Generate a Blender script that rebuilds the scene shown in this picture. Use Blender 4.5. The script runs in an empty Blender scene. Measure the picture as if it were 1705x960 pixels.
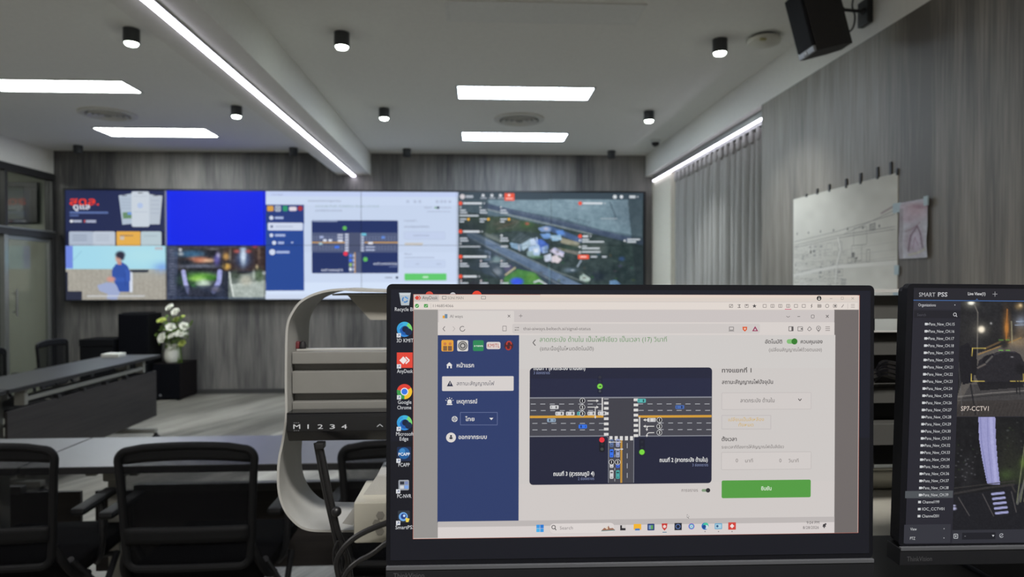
import bpy, bmesh, math, random
import numpy as np
from mathutils import Vector, Matrix
random.seed(7)
PI = math.pi
SC = bpy.context.scene
COL = SC.collection

# ------------------------------------------------------------------ camera
F, YAW, PITCH, ROLL = 1100.0, 0.0521523, 0.0109234, 0.0018892
CAM = Vector((0.0, 0.0, 1.42))
def cam_axes():
    cy, sy, cp, sp = math.cos(YAW), math.sin(YAW), math.cos(PITCH), math.sin(PITCH)
    cr, sr = math.cos(ROLL), math.sin(ROLL)
    f = Vector((sy*cp, cy*cp, -sp)); r = Vector((cy, -sy, 0)); u = r.cross(f)
    return r*cr-u*sr, r*sr+u*cr, f
CR, CU, CF = cam_axes()
cd = bpy.data.cameras.new('camera'); cam = bpy.data.objects.new('camera', cd); COL.objects.link(cam)
cam.matrix_world = Matrix(((CR.x, CU.x, -CF.x, CAM.x), (CR.y, CU.y, -CF.y, CAM.y), (CR.z, CU.z, -CF.z, CAM.z), (0, 0, 0, 1)))
cd.sensor_width = 36.0; cd.lens = F/1705*36.0; cd.clip_start = 0.02
cd.dof.use_dof = True; cd.dof.focus_distance = 0.74; cd.dof.aperture_fstop = 7.0
SC.camera = cam
SC.view_settings.view_transform = 'Standard'; SC.view_settings.look = 'None'
SC.view_settings.exposure = 0.0; SC.view_settings.gamma = 1.0; SC.view_settings.use_curve_mapping = False
SC.cycles.use_denoising = True
SC.cycles.max_bounces = 6; SC.cycles.diffuse_bounces = 4; SC.cycles.glossy_bounces = 3
SC.cycles.transparent_max_bounces = 12
SC.cycles.sample_clamp_indirect = 6.0
SC.cycles.caustics_reflective = False; SC.cycles.caustics_refractive = False

# ------------------------------------------------------------------ world and large lights
wd = bpy.data.worlds.new('world'); SC.world = wd; wd.use_nodes = True
wd.node_tree.nodes['Background'].inputs[0].default_value = (0.5, 0.55, 0.6, 1)
wd.node_tree.nodes['Background'].inputs[1].default_value = 0.05
P_PANEL, P_LED, P_DOWN, P_SPOT, P_NEAR, P_HALL = 31.0, 10.5, 30.0, 64.0, 98.0, 46.0
def area(name, loc, size, power, color, rot=(0, 0, 0)):
    l = bpy.data.lights.new(name, 'AREA'); l.shape = 'RECTANGLE'; l.size, l.size_y = size
    l.energy = power; l.color = color
    o = bpy.data.objects.new(name, l); o.location = loc; o.rotation_euler = rot; COL.objects.link(o)
    return o
area('near_fill_light', (0.4, -0.4, 3.0), (1.2, 0.35), P_NEAR, (1.0, 0.96, 0.92))  # unseen area light added behind the camera to brighten the near room
area('near_fill_light', (-3.4, 1.2, 3.0), (1.2, 0.35), P_NEAR*0.35, (1.0, 0.97, 0.94))  # second, dimmer unseen fill added out of frame
area('corridor_fill_light', (-6.5, 6.9, 2.9), (0.8, 0.8), P_HALL, (1.0, 0.97, 0.9))  # unseen area light added to brighten the corridor behind the glass

# ------------------------------------------------------------------ helpers
def ray(px, py):
    return CR*((px-852.5)/F)-CU*((py-480)/F)+CF
def at(px, py, axis, val):
    d = ray(px, py); t = (val-CAM[axis])/d[axis]
    return CAM+d*t
def lin(c):
    return tuple(((v/255.0)/12.92 if v/255.0 <= 0.04045 else ((v/255.0+0.055)/1.055)**2.4) for v in c[:3])
MATS = {}
def mat(name, rgb, rough=0.6, metal=0.0, var=0.0, vscale=30.0, bump=0.0, bscale=200.0, spec=0.5, stretch=(1, 1, 1), coat=0.0):
    """rgb is 0-255 sRGB albedo; var = procedural tone variation"""
    if name in MATS: return MATS[name]
    m = bpy.data.materials.new(name); m.use_nodes = True; MATS[name] = m
    nt = m.node_tree; b = nt.nodes['Principled BSDF']
    c = lin(rgb)
    b.inputs['Roughness'].default_value = rough; b.inputs['Metallic'].default_value = metal
    b.inputs['Specular IOR Level'].default_value = spec
    b.inputs['Coat Weight'].default_value = coat
    tc = nt.nodes.new('ShaderNodeTexCoord'); mp = nt.nodes.new('ShaderNodeMapping'); mp.inputs['Scale'].default_value = stretch
    nt.links.new(tc.outputs['Object'], mp.inputs[0])
    n = nt.nodes.new('ShaderNodeTexNoise'); n.inputs['Scale'].default_value = vscale; n.inputs['Detail'].default_value = 5
    nt.links.new(mp.outputs[0], n.inputs['Vector'])
    r = nt.nodes.new('ShaderNodeValToRGB')
    v = max(var, 0.02)
    r.color_ramp.elements[0].position = 0.3; r.color_ramp.elements[1].position = 0.7
    r.color_ramp.elements[0].color = tuple(x*(1-v) for x in c)+(1,)
    r.color_ramp.elements[1].color = tuple(min(1, x*(1+v)) for x in c)+(1,)
    nt.links.new(n.outputs['Fac'], r.inputs[0]); nt.links.new(r.outputs[0], b.inputs['Base Color'])
    if bump:
        n2 = nt.nodes.new('ShaderNodeTexNoise'); n2.inputs['Scale'].default_value = bscale; n2.inputs['Detail'].default_value = 3
        nt.links.new(tc.outputs['Object'], n2.inputs['Vector'])
        bp = nt.nodes.new('ShaderNodeBump'); bp.inputs['Strength'].default_value = bump; bp.inputs['Distance'].default_value = 0.002
        nt.links.new(n2.outputs['Fac'], bp.inputs['Height']); nt.links.new(bp.outputs[0], b.inputs['Normal'])
    return m
def emit(name, rgb, s):
    if name in MATS: return MATS[name]
    m = bpy.data.materials.new(name); m.use_nodes = True; MATS[name] = m
    b = m.node_tree.nodes['Principled BSDF']; b.inputs['Base Color'].default_value = (0.8, 0.8, 0.8, 1)
    b.inputs['Emission Color'].default_value = lin(rgb)+(1,); b.inputs['Emission Strength'].default_value = s
    return m
def wood(name, dark, light, axis, scale=1.0, rough=0.55, rot=0.0, plank=None, gapdark=0.6, bumpy=0.15):
    """wood grain running along axis ('z','x','y'); plank=(width,length) adds board seams (floor)"""
    m = bpy.data.materials.new(name); m.use_nodes = True; MATS[name] = m
    nt = m.node_tree; N = nt.nodes.new; L = nt.links.new; b = nt.nodes['Principled BSDF']
    b.inputs['Roughness'].default_value = rough
    tc = N('ShaderNodeTexCoord'); mp = N('ShaderNodeMapping'); mp.inputs['Rotation'].default_value = (0, 0, rot)
    L(tc.outputs['Object'], mp.inputs[0])
    def noise(s, sc, det=6, dist=0.0):
        k = N('ShaderNodeMapping'); k.inputs['Scale'].default_value = s; L(mp.outputs[0], k.inputs[0])
        n = N('ShaderNodeTexNoise'); n.inputs['Scale'].default_value = sc; n.inputs['Detail'].default_value = det
        n.inputs['Distortion'].default_value = dist; L(k.outputs[0], n.inputs['Vector']); return n
    ai = 'xyz'.index(axis)
    def st(a, c): v = [c]*3; v[ai] = a; return tuple(v)
    n1 = noise(st(0.06, 1.0), 9.0*scale, 6, 0.4); n2 = noise(st(0.12, 3.0), 22.0*scale, 4); n3 = noise(st(0.1, 0.5), 3.2*scale, 3)
    mx = N('ShaderNodeMix'); mx.data_type = 'FLOAT'; mx.inputs[0].default_value = 0.45
    L(n1.outputs['Fac'], mx.inputs[2]); L(n2.outputs['Fac'], mx.inputs[3])
    mx2 = N('ShaderNodeMix'); mx2.data_type = 'FLOAT'; mx2.inputs[0].default_value = 0.45
    L(mx.outputs[0], mx2.inputs[2]); L(n3.outputs['Fac'], mx2.inputs[3])
    r = N('ShaderNodeValToRGB'); r.color_ramp.elements[0].position = 0.41; r.color_ramp.elements[1].position = 0.59
    r.color_ramp.elements[0].color = lin(dark)+(1,); r.color_ramp.elements[1].color = lin(light)+(1,)
    L(mx2.outputs[0], r.inputs[0]); out = r.outputs[0]
    if plank:
        br = N('ShaderNodeTexBrick'); br.inputs['Scale'].default_value = 1.0
        br.inputs['Brick Width'].default_value = plank[1]; br.inputs['Row Height'].default_value = plank[0]
        br.inputs['Mortar Size'].default_value = 0.002; br.inputs['Mortar Smooth'].default_value = 0.3
        br.inputs['Color1'].default_value = (1, 1, 1, 1); br.inputs['Color2'].default_value = (0.82, 0.81, 0.8, 1)
        br.inputs['Mortar'].default_value = (gapdark, gapdark, gapdark, 1)
        L(mp.outputs[0], br.inputs['Vector'])
        mm = N('ShaderNodeMix'); mm.data_type = 'RGBA'; mm.blend_type = 'MULTIPLY'; mm.inputs[0].default_value = 1.0
        L(out, mm.inputs[6]); L(br.outputs['Color'], mm.inputs[7]); out = mm.outputs[2]
    L(out, b.inputs['Base Color'])
    bp = N('ShaderNodeBump'); bp.inputs['Strength'].default_value = bumpy; bp.inputs['Distance'].default_value = 0.002
    L(mx.outputs[0], bp.inputs['Height']); L(bp.outputs[0], b.inputs['Normal'])
    return m

def world_offset(p):
    v = Vector((0, 0, 0))
    while p is not None: v = v+p.location; p = p.parent
    return v
def tag(o, label=None, cat=None, group=None, kind=None):
    if label: o['label'] = label
    if cat: o['category'] = cat
    if group: o['group'] = group
    if kind: o['kind'] = kind
    return o
def thing(name, label, cat, loc=(0, 0, 0), group=None):
    o = bpy.data.objects.new(name, None); o.empty_display_size = 0.05; o.location = loc; COL.objects.link(o)
    return tag(o, label, cat, group)
def obj(name, bm, m, parent=None, smooth=True, label=None):
    """link a bmesh (in world coordinates) as one mesh object"""
    off = world_offset(parent)
    if off.length > 0: bmesh.ops.translate(bm, verts=bm.verts, vec=-off)
    bmesh.ops.recalc_face_normals(bm, faces=bm.faces)
    if smooth:
        for f in bm.faces: f.smooth = True
        for e in bm.edges:
            e.smooth = not (len(e.link_faces) == 2 and e.calc_face_angle(0) > 0.6)
    me = bpy.data.meshes.new(name); bm.to_mesh(me); bm.free()
    o = bpy.data.objects.new(name, me); COL.objects.link(o); o.parent = parent
    me.materials.append(m)
    if smooth:
        wn = o.modifiers.new('weighted', 'WEIGHTED_NORMAL'); wn.mode = 'FACE_AREA'; wn.weight = 90; wn.keep_sharp = True
    if label: o['label'] = label
    return o
def struct(name, bm, m, parent=None, smooth=False):
    o = obj(name, bm, m, parent, smooth)
    if parent is None: o['kind'] = 'structure'
    return o
def B(): return bmesh.new()
def box(bm, lo, hi, bev=0.0, M=None, seg=2):
    lo = Vector(lo); hi = Vector(hi)
    r = bmesh.ops.create_cube(bm, size=1.0)['verts']
    for v in r:
        v.co = Vector(((lo.x+hi.x)/2+v.co.x*(hi.x-lo.x), (lo.y+hi.y)/2+v.co.y*(hi.y-lo.y), (lo.z+hi.z)/2+v.co.z*(hi.z-lo.z)))
    if bev > 0:
        es = {e for v in r for e in v.link_edges}
        out = bmesh.ops.bevel(bm, geom=list(es), offset=bev, segments=seg, affect='EDGES', profile=0.5)
        r = list({v for f in out['faces'] for v in f.verts} | {v for v in r if v.is_valid})
    if M is not None:
        for v in r: v.co = M @ v.co
    return bm
def bx(lo, hi, bev=0.0, M=None): return box(B(), lo, hi, bev, M)
def tube(bm, pts, r, n=10, closed=False, caps=True):
    pts = [Vector(p) for p in pts]; rings = []
    k = len(pts); up = Vector((0, 0, 1)); prev = None
    for i, p in enumerate(pts):
        if closed: t = pts[(i+1) % k]-pts[i-1]
        else: t = pts[min(i+1, k-1)]-pts[max(i-1, 0)]
        t.normalize()
        if prev is None: a = t.cross(up) if abs(t.z) < 0.9 else t.cross(Vector((1, 0, 0)))
        else: a = prev-t*prev.dot(t)
        a.normalize(); prev = a; b = t.cross(a)
        rr = r[i] if isinstance(r, (list, tuple)) else r
        rings.append([bm.verts.new(p+(a*math.cos(2*PI*j/n)+b*math.sin(2*PI*j/n))*rr) for j in range(n)])
    for i in range(k if closed else k-1):
        A, C = rings[i], rings[(i+1) % k]
        for j in range(n): bm.faces.new((A[j], A[(j+1) % n], C[(j+1) % n], C[j]))
    if caps and not closed: bm.faces.new(rings[0][::-1]); bm.faces.new(rings[-1])
    return bm
def smooth_path(pts, n=8):
    pts = [Vector(p) for p in pts]; out = []
    for i in range(len(pts)-1):
        p0 = pts[max(i-1, 0)]; p1 = pts[i]; p2 = pts[i+1]; p3 = pts[min(i+2, len(pts)-1)]
        for j in range(n):
            t = j/n
            out.append(0.5*((2*p1)+(p2-p0)*t+(2*p0-5*p1+4*p2-p3)*t*t+(3*p1-p0-3*p2+p3)*t**3))
    out.append(pts[-1]); return out
def lathe(bm, prof, c=(0, 0, 0), n=32, M=None):
    c = Vector(c); rings = []
    for r, z in prof:
        if r < 1e-6: rings.append([bm.verts.new(Vector((0, 0, z)))])
        else: rings.append([bm.verts.new(Vector((r*math.cos(2*PI*j/n), r*math.sin(2*PI*j/n), z))) for j in range(n)])
    for A, C in zip(rings, rings[1:]):
        for j in range(n):
            k = (j+1) % n
            if len(A) == 1 and len(C) == 1: continue
            if len(A) == 1: bm.faces.new((A[0], C[k], C[j]))
            elif len(C) == 1: bm.faces.new((A[j], A[k], C[0]))
            else: bm.faces.new((A[j], A[k], C[k], C[j]))
    for R_ in rings:
        for v in R_:
            if M is not None: v.co = M @ v.co
            v.co += c
    return bm
def prism(bm, poly, h, M):
    """extrude a 2D outline (x,y) from z=0 to h, mapped through M"""
    a = [bm.verts.new(M @ Vector((x, y, 0))) for x, y in poly]; b = [bm.verts.new(M @ Vector((x, y, h))) for x, y in poly]
    bm.faces.new(a[::-1]); bm.faces.new(b); n = len(poly)
    for i in range(n): bm.faces.new((a[i], a[(i+1) % n], b[(i+1) % n], b[i]))
    return bm
def dup(root, loc, rotz, label=None, group=None):
    def cp(o, par):
        c = o.copy(); COL.objects.link(c); c.parent = par
        for ch in o.children: cp(ch, c)
        return c
    r = cp(root, None); r.location = loc; r.rotation_euler = (0, 0, rotz)
    if label: r['label'] = label
    if group: r['group'] = group
    return r

# ------------------------------------------------------------------ painted surfaces (screens, paper): flat coloured pieces on a real plane
def color_mat(name, emission, rough=0.5):
    m = bpy.data.materials.new(name); m.use_nodes = True
    nt = m.node_tree; b = nt.nodes['Principled BSDF']; a = nt.nodes.new('ShaderNodeVertexColor'); a.layer_name = 'Col'
    b.inputs['Roughness'].default_value = rough
    if emission:
        b.inputs['Base Color'].default_value = (0.01, 0.01, 0.012, 1); b.inputs['Specular IOR Level'].default_value = 0.04
        nt.links.new(a.outputs[0], b.inputs['Emission Color']); b.inputs['Emission Strength'].default_value = emission
    else:
        nt.links.new(a.outputs[0], b.inputs['Base Color']); b.inputs['Specular IOR Level'].default_value = 0.2
    return m
TXT = {}
FONT_CAP = 0.69
def glyphs(s, bold):
    """text -> (verts Nx2, faces, width) at font size 1"""
    k = (s, bold)
    if k in TXT: return TXT[k]
    c = bpy.data.curves.new('txt', 'FONT'); c.body = s; c.resolution_u = 2; c.offset = 0.018 if bold else 0.0; c.fill_mode = 'FRONT'
    o = bpy.data.objects.new('txt', c)
    me = bpy.data.meshes.new_from_object(o)
    v = np.array([tuple(x.co)[:2] for x in me.vertices]).reshape(-1, 2)
    f = [tuple(p.vertices) for p in me.polygons]
    bpy.data.objects.remove(o); bpy.data.curves.remove(c); bpy.data.meshes.remove(me)
    TXT[k] = (v, f); return TXT[k]
class Plane:
    """O origin, r right, d down, n towards the viewer"""
    def __init__(s, O, r, d):
        s.O = Vector(O); s.r = Vector(r).normalized(); s.d = Vector(d).normalized(); s.n = s.d.cross(s.r).normalized()
        if s.n.dot(CAM-s.O) < 0: s.n = -s.n
    def conv(s, px, py):
        D = ray(px, py); t = (s.O-CAM).dot(s.n)/D.dot(s.n); P = CAM+D*t-s.O
        return P.dot(s.r), P.dot(s.d)
    def px(s, U, V):
        X = s.O.x+s.r.x*U+s.d.x*V-CAM.x; Y = s.O.y+s.r.y*U+s.d.y*V-CAM.y; Z = s.O.z+s.r.z*U+s.d.z*V-CAM.z
        a = X*CR.x+Y*CR.y+Z*CR.z; b = X*CU.x+Y*CU.y+Z*CU.z; c = X*CF.x+Y*CF.y+Z*CF.z
        return 852.5+F*a/c, 480-F*b/c
class Paint:
    def __init__(s, plane, scale, delta=1e-4):
        s.p = plane; s.k = scale; s.delta = delta; s.items = []  # (verts Nx2, faces, colour, layer)  scale = metres per photo pixel
        s.boxes = []
    def add(s, v, f, c, L=None):
        v = np.asarray(v, float)
        if len(v) == 0: return
        lo, hi = v.min(0), v.max(0)
        if L is None:
            L = 0
            for b0, b1, b2, b3, l in s.boxes:
                if lo[0] < b2 and hi[0] > b0 and lo[1] < b3 and hi[1] > b1 and l >= L: L = l+1
        s.boxes.append((lo[0], lo[1], hi[0], hi[1], L)); s.items.append((v, f, c, L))
    def C(s, x, y): return s.p.conv(x, y)
    def rect(s, x0, y0, x1, y1, c, L=None):
        a, b = s.C(x0, y0), s.C(x1, y1)
        s.add([(a[0], a[1]), (b[0], a[1]), (b[0], b[1]), (a[0], b[1])], [(0, 1, 2, 3)], c, L)
    def poly(s, pts, c, L=None):
        s.add([s.C(*q) for q in pts], [tuple(range(len(pts)))], c, L)
    def rrect(s, x0, y0, x1, y1, r, c, border=None, bw=0.8):
        if border is not None: s.rrect(x0-bw, y0-bw, x1+bw, y1+bw, r+bw, border)
        a, b = s.C(x0, y0), s.C(x1, y1); r = r*s.k; P = []
        for cx, cy, a0 in ((b[0]-r, b[1]-r, 0), (a[0]+r, b[1]-r, 90), (a[0]+r, a[1]+r, 180), (b[0]-r, a[1]+r, 270)):
            for i in range(6):
                t = math.radians(a0+i*18); P.append((cx+r*math.cos(t), cy+r*math.sin(t)))
        s.add(P, [tuple(range(len(P)))], c)
    def circ(s, x, y, r, c, n=24, ry=None, a0=0, a1=360):
        q = s.C(x, y); r_ = r*s.k; r2 = (ry or r)*s.k
        P = [(q[0]+r_*math.cos(math.radians(a0+(a1-a0)*i/n)), q[1]+r2*math.sin(math.radians(a0+(a1-a0)*i/n))) for i in range(n if a1-a0 >= 360 else n+1)]
        if a1-a0 < 360: P.append(q)
        s.add(P, [tuple(range(len(P)))], c)
    def ring(s, x, y, r, w, c, n=24, a0=0, a1=360):
        q = s.C(x, y); V = []; Fc = []
        for i in range(n+1):
            t = math.radians(a0+(a1-a0)*i/n)
            for rr in (r+w/2, r-w/2): V.append((q[0]+rr*s.k*math.cos(t), q[1]+rr*s.k*math.sin(t)))
        for i in range(n): Fc.append((2*i, 2*i+2, 2*i+3, 2*i+1))
        s.add(V, Fc, c)
    def line(s, pts, w, c):
        q = [Vector(s.C(*p)) for p in pts]; h = w*s.k/2
        for a, b in zip(q, q[1:]):
            d = (b-a)
            if d.length < 1e-9: continue
            d.normalize(); nrm = Vector((-d.y, d.x))*h
            s.add([a+nrm, b+nrm, b-nrm, a-nrm], [(0, 1, 2, 3)], c)
    def frame(s, x0, y0, x1, y1, w, c):
        s.line([(x0, y0), (x1, y0), (x1, y1), (x0, y1), (x0, y0)], w, c)
    def text(s, t, x, y, cap, c, w=None, x1=None, bold=False, align='l', clip_top=None):
        v, f = glyphs(t, bold)
        if len(v) == 0: return
        q = s.C(x, y); sc = cap/FONT_CAP*s.k; wd_ = v[:, 0].max()-v[:, 0].min()
        if x1 is not None: w = x1-x
        sx = w*s.k/wd_ if w else sc
        X = (v[:, 0]-v[:, 0].min())*sx
        if align == 'c': X = X-wd_*sx/2
        if align == 'r': X = X-wd_*sx
        V = np.stack([q[0]+X, q[1]-v[:, 1]*sc], 1)
        if clip_top is not None: V[:, 1] = np.maximum(V[:, 1], s.C(x, clip_top)[1])
        s.add(V, f, c)
    def grid(s, x0, y0, x1, y1, step, fn, L=None, uvrect=None):
        """a field of small quads whose colours come from fn(canvas)"""
        a, b = (s.C(x0, y0), s.C(x1, y1)) if uvrect is None else (uvrect[:2], uvrect[2:])
        nx = max(2, int(abs(b[0]-a[0])/s.k/step)); ny = max(2, int(abs(b[1]-a[1])/s.k/step))
        U, V = np.meshgrid(np.linspace(a[0], b[0], nx+1), np.linspace(a[1], b[1], ny+1))
        PX, PY = s.p.px(U, V); cv = Canvas(PX, PY); fn(cv)
        idx = np.arange((nx+1)*(ny+1)).reshape(ny+1, nx+1)
        fc = np.stack([idx[:-1, :-1], idx[:-1, 1:], idx[1:, 1:], idx[1:, :-1]], -1).reshape(-1, 4)
        s.add(np.stack([U.ravel(), V.ravel()], 1), fc, np.clip(cv.c.reshape(-1, 3), 0, 255), L)
    def build(s, name, m, parent, clip=None):
        V = []; Fs = []; Cs = []; nv = 0
        def c3(c):
            c = np.asarray(c, float)/255.0
            return np.where(c <= 0.04045, c/12.92, ((c+0.055)/1.055)**2.4)
        for v, f, c, L in s.items:
            arr = isinstance(c, np.ndarray) and c.ndim == 2
            if clip is not None:
                lo, hi = v.min(0), v.max(0)
                if lo[0] >= clip[2] or hi[0] <= clip[0] or lo[1] >= clip[3] or hi[1] <= clip[1]: continue
                if not (lo[0] >= clip[0] and hi[0] <= clip[2] and lo[1] >= clip[1] and hi[1] <= clip[3]):
                    if arr:
                        v = np.stack([np.clip(v[:, 0], clip[0], clip[2]), np.clip(v[:, 1], clip[1], clip[3])], 1)
                        q = v[np.asarray(f)]
                        keep = (np.ptp(q[:, :, 0], axis=1) > 1e-7) & (np.ptp(q[:, :, 1], axis=1) > 1e-7)
                        f = np.asarray(f)[keep]
                    else:
                        v = np.stack([np.clip(v[:, 0], clip[0], clip[2]), np.clip(v[:, 1], clip[1], clip[3])], 1) if len(f) > 1 else np.array(clip_poly(v, clip))
                        if len(f) == 1:
                            if len(v) < 3: continue
                            f = [tuple(range(len(v)))]
            n = len(v); lay = L*s.delta
            for a, b in v: V.append((a, b, lay))
            for q in f: Fs.append(tuple(int(i)+nv for i in q))
            if arr: Cs.append(c3(c))
            else: Cs.append(np.tile(c3(c), (n, 1)))
            nv += n
        V = np.array(V); p = s.p; off = world_offset(parent)
        O = np.array(p.O-off); W = O+V[:, :1]*np.array(p.r)+V[:, 1:2]*np.array(p.d)+V[:, 2:3]*np.array(p.n)
        me = bpy.data.meshes.new(name); me.from_pydata(W.tolist(), [], Fs); me.update()
        at_ = me.color_attributes.new('Col', 'FLOAT_COLOR', 'POINT')
        cc = np.ones((len(V), 4), np.float32); cc[:, :3] = np.concatenate(Cs); at_.data.foreach_set('color', cc.ravel())
        me.materials.append(m); o = bpy.data.objects.new(name, me); COL.objects.link(o); o.parent = parent
        return o
def clip_poly(v, r):
    P = [tuple(q) for q in v]
    for ax, val, sg in ((0, r[0], 1), (0, r[2], -1), (1, r[1], 1), (1, r[3], -1)):
        Q = []
        for i in range(len(P)):
            a, b = P[i-1], P[i]; ia = (a[ax]-val)*sg >= 0; ib = (b[ax]-val)*sg >= 0
            if ia != ib:
                t = (val-a[ax])/(b[ax]-a[ax]); Q.append((a[0]+(b[0]-a[0])*t, a[1]+(b[1]-a[1])*t))
            if ib: Q.append(b)
        P = Q
        if not P: break
    return P
class Canvas:
    def __init__(s, PX, PY):
        s.X, s.Y = PX, PY; s.c = np.zeros(PX.shape+(3,)); s.rng = np.random.RandomState(3)
    def mix(s, m, col): s.c += (np.array(col, float)-s.c)*np.clip(m, 0, 1)[..., None]
    def fill(s, col): s.c[:] = col
    def inside(s, pts):
        m = np.zeros(s.X.shape, bool); n = len(pts)
        for i in range(n):
            (x0, y0), (x1, y1) = pts[i-1], pts[i]
            if y0 == y1: continue
            cnd = ((y0 > s.Y) != (y1 > s.Y)) & (s.X < (x1-x0)*(s.Y-y0)/(y1-y0)+x0); m ^= cnd
        return m
    def poly(s, pts, col, a=1.0): s.mix(s.inside(pts)*a, col)
    def blob(s, x, y, rx, ry, col, a=1.0, p=1.0): s.mix(a*np.exp(-(((s.X-x)/rx)**2+((s.Y-y)/ry)**2)**p), col)
    def line(s, pts, w, col, a=1.0):
        for (x0, y0), (x1, y1) in zip(pts, pts[1:]):
            dx, dy = x1-x0, y1-y0; L2 = dx*dx+dy*dy+1e-9
            t = np.clip(((s.X-x0)*dx+(s.Y-y0)*dy)/L2, 0, 1)
            d = np.hypot(s.X-x0-t*dx, s.Y-y0-t*dy); s.mix(np.clip(w/2+0.5-d, 0, 1)*a, col)
    def noise(s, scale, amp, mask=1.0, seed=1, col=(1, 1, 1)):
        rng = np.random.RandomState(seed); gx = (s.X-s.X.min())/scale; gy = (s.Y-s.Y.min())/scale
        G = rng.rand(int(gy.max())+3, int(gx.max())+3)-0.5
        ix = gx.astype(int); iy = gy.astype(int); fx = gx-ix; fy = gy-iy
        fx = fx*fx*(3-2*fx); fy = fy*fy*(3-2*fy)
        v = (G[iy, ix]*(1-fx)+G[iy, ix+1]*fx)*(1-fy)+(G[iy+1, ix]*(1-fx)+G[iy+1, ix+1]*fx)*fy
        s.c += (v*amp*2*mask)[..., None]*np.array(col)
        return v

# ================================================================== THE ROOM
CZ, BY, RX, LX = 3.06, 8.56, 2.20, -5.285
M_ceil = mat('ceiling_paint', (232, 231, 226), 0.9, var=0.02, bump=0.25, bscale=120)
M_white = mat('white_paint', (226, 225, 219), 0.8, var=0.02)
M_backwood = wood('grey_wood_cladding', (66, 66, 68), (132, 129, 125), 'z', 1.0, 0.5)
M_rightwood = wood('grey_wood_wall_panel', (96, 92, 85), (150, 144, 133), 'z', 1.3, 0.5)
M_floor = wood('pale_laminate_floor', (90, 88, 82), (156, 153, 144), 'x', 1.0, 0.42, rot=math.radians(-66), plank=(0.16, 1.2), gapdark=0.5)
struct('floor', bx((-8.6, -3.0, -0.1), (3.2, 9.0, 0.0)), M_floor)
struct('ceiling', bx((-8.6, -3.0, CZ), (3.2, 9.0, CZ+0.12)), M_ceil)
struct('wall_corridor_end', bx((-8.6, BY, 0.0), (-5.40, BY+0.12, CZ)), mat('corridor_end_paint', (168, 170, 160), 0.8, var=0.03))
struct('wall_back', bx((-5.40, BY, 0.0), (3.2, BY+0.12, CZ)), M_backwood)
struct('wall_front', bx((-8.6, -2.9, 0.0), (3.2, -2.78, CZ)), M_white)
struct('wall_right', bx((RX, -2.78, 0.0), (2.45, 5.02, 2.78)), M_rightwood)
b = bx((2.45, -2.78, 0.0), (2.57, BY, 2.78)); struct('wall_window_side', b, M_white)
struct('column', bx((2.285, 7.72, 0.0), (2.45, BY, 2.78)), mat('cream_paint', (222, 217, 200), 0.8, var=0.02))
struct('beam_right', bx((RX, -2.78, 2.78), (2.57, BY, CZ)), M_white)
struct('beam_centre', bx((-1.78, -2.78, 2.78), (-1.36, BY, CZ)), M_white)
struct('beam_left', bx((-5.5, -2.78, 2.765), (LX, BY, CZ)), M_white)
struct('wall_corridor', bx((-7.4, 3.0, 0.0), (-7.28, BY, CZ)), mat('corridor_paint', (150, 152, 144), 0.8, var=0.03))
struct('wall_left', bx((-5.40, -2.78, 0.0), (LX, 5.6, 2.765)), M_white)
# window behind the curtain
M_alu = mat('silver_aluminium', (150, 152, 150), 0.35, 0.7, var=0.02)
M_dkframe = mat('dark_window_metal', (62, 62, 63), 0.4, 0.5, var=0.03)
M_glass = None
def glass_mat():
    m = bpy.data.materials.new('clear_glass'); m.use_nodes = True; nt = m.node_tree
    for n in list(nt.nodes): nt.nodes.remove(n)
    o = nt.nodes.new('ShaderNodeOutputMaterial'); mx = nt.nodes.new('ShaderNodeMixShader')
    t = nt.nodes.new('ShaderNodeBsdfTransparent'); t.inputs[0].default_value = (0.74, 0.77, 0.76, 1)
    g = nt.nodes.new('ShaderNodeBsdfGlossy'); g.inputs['Roughness'].default_value = 0.02
    lw = nt.nodes.new('ShaderNodeLayerWeight'); lw.inputs[0].default_value = 0.5
    pw = nt.nodes.new('ShaderNodeMath'); pw.operation = 'POWER'; pw.inputs[1].default_value = 4.0; nt.links.new(lw.outputs['Facing'], pw.inputs[0])
    fr = nt.nodes.new('ShaderNodeMath'); fr.operation = 'MULTIPLY_ADD'; fr.inputs[1].default_value = 0.9; fr.inputs[2].default_value = 0.04; nt.links.new(pw.outputs[0], fr.inputs[0])
    nt.links.new(fr.outputs[0], mx.inputs[0]); nt.links.new(t.outputs[0], mx.inputs[1]); nt.links.new(g.outputs[0], mx.inputs[2])
    nt.links.new(mx.outputs[0], o.inputs[0]); return m
M_glass = glass_mat()
# glazed corridor partition: frame, upper pane and door
fr = B()
for lo, hi in (((LX-0.07, 5.6, 2.68), (LX+0.02, BY, 2.765)), ((LX-0.07, BY-0.06, 0), (LX+0.02, BY, 2.68)), ((LX-0.07, 5.6, 0), (LX+0.02, 5.68, 2.68))):
    box(fr, lo, hi, 0.004)
w1 = struct('window_1', fr, M_dkframe)
struct('window_frame', bx((LX-0.06, 5.68, 1.96), (LX+0.045, BY-0.06, 2.03), 0.004), M_dkframe, w1)
struct('window_frame', bx((LX-0.03, 5.68, 2.03), (LX+0.05, BY-0.06, 2.05), 0.003), M_alu, w1)
struct('window_pane', bx((LX-0.03, 5.68, 2.05), (LX-0.022, BY-0.06, 2.68)), M_glass, w1)
struct('window_mullion', bx((LX-0.04, 7.64, 0.0), (LX+0.03, 7.70, 1.96), 0.003), M_alu, w1)
struct('window_mullion', bx((LX-0.04, 7.66, 2.05), (LX+0.03, 7.70, 2.68), 0.003), M_dkframe, w1)
struct('window_pane', bx((LX-0.03, 5.68, 0.02), (LX-0.022, 7.64, 1.96)), M_glass, w1)
d1 = B()
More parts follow.
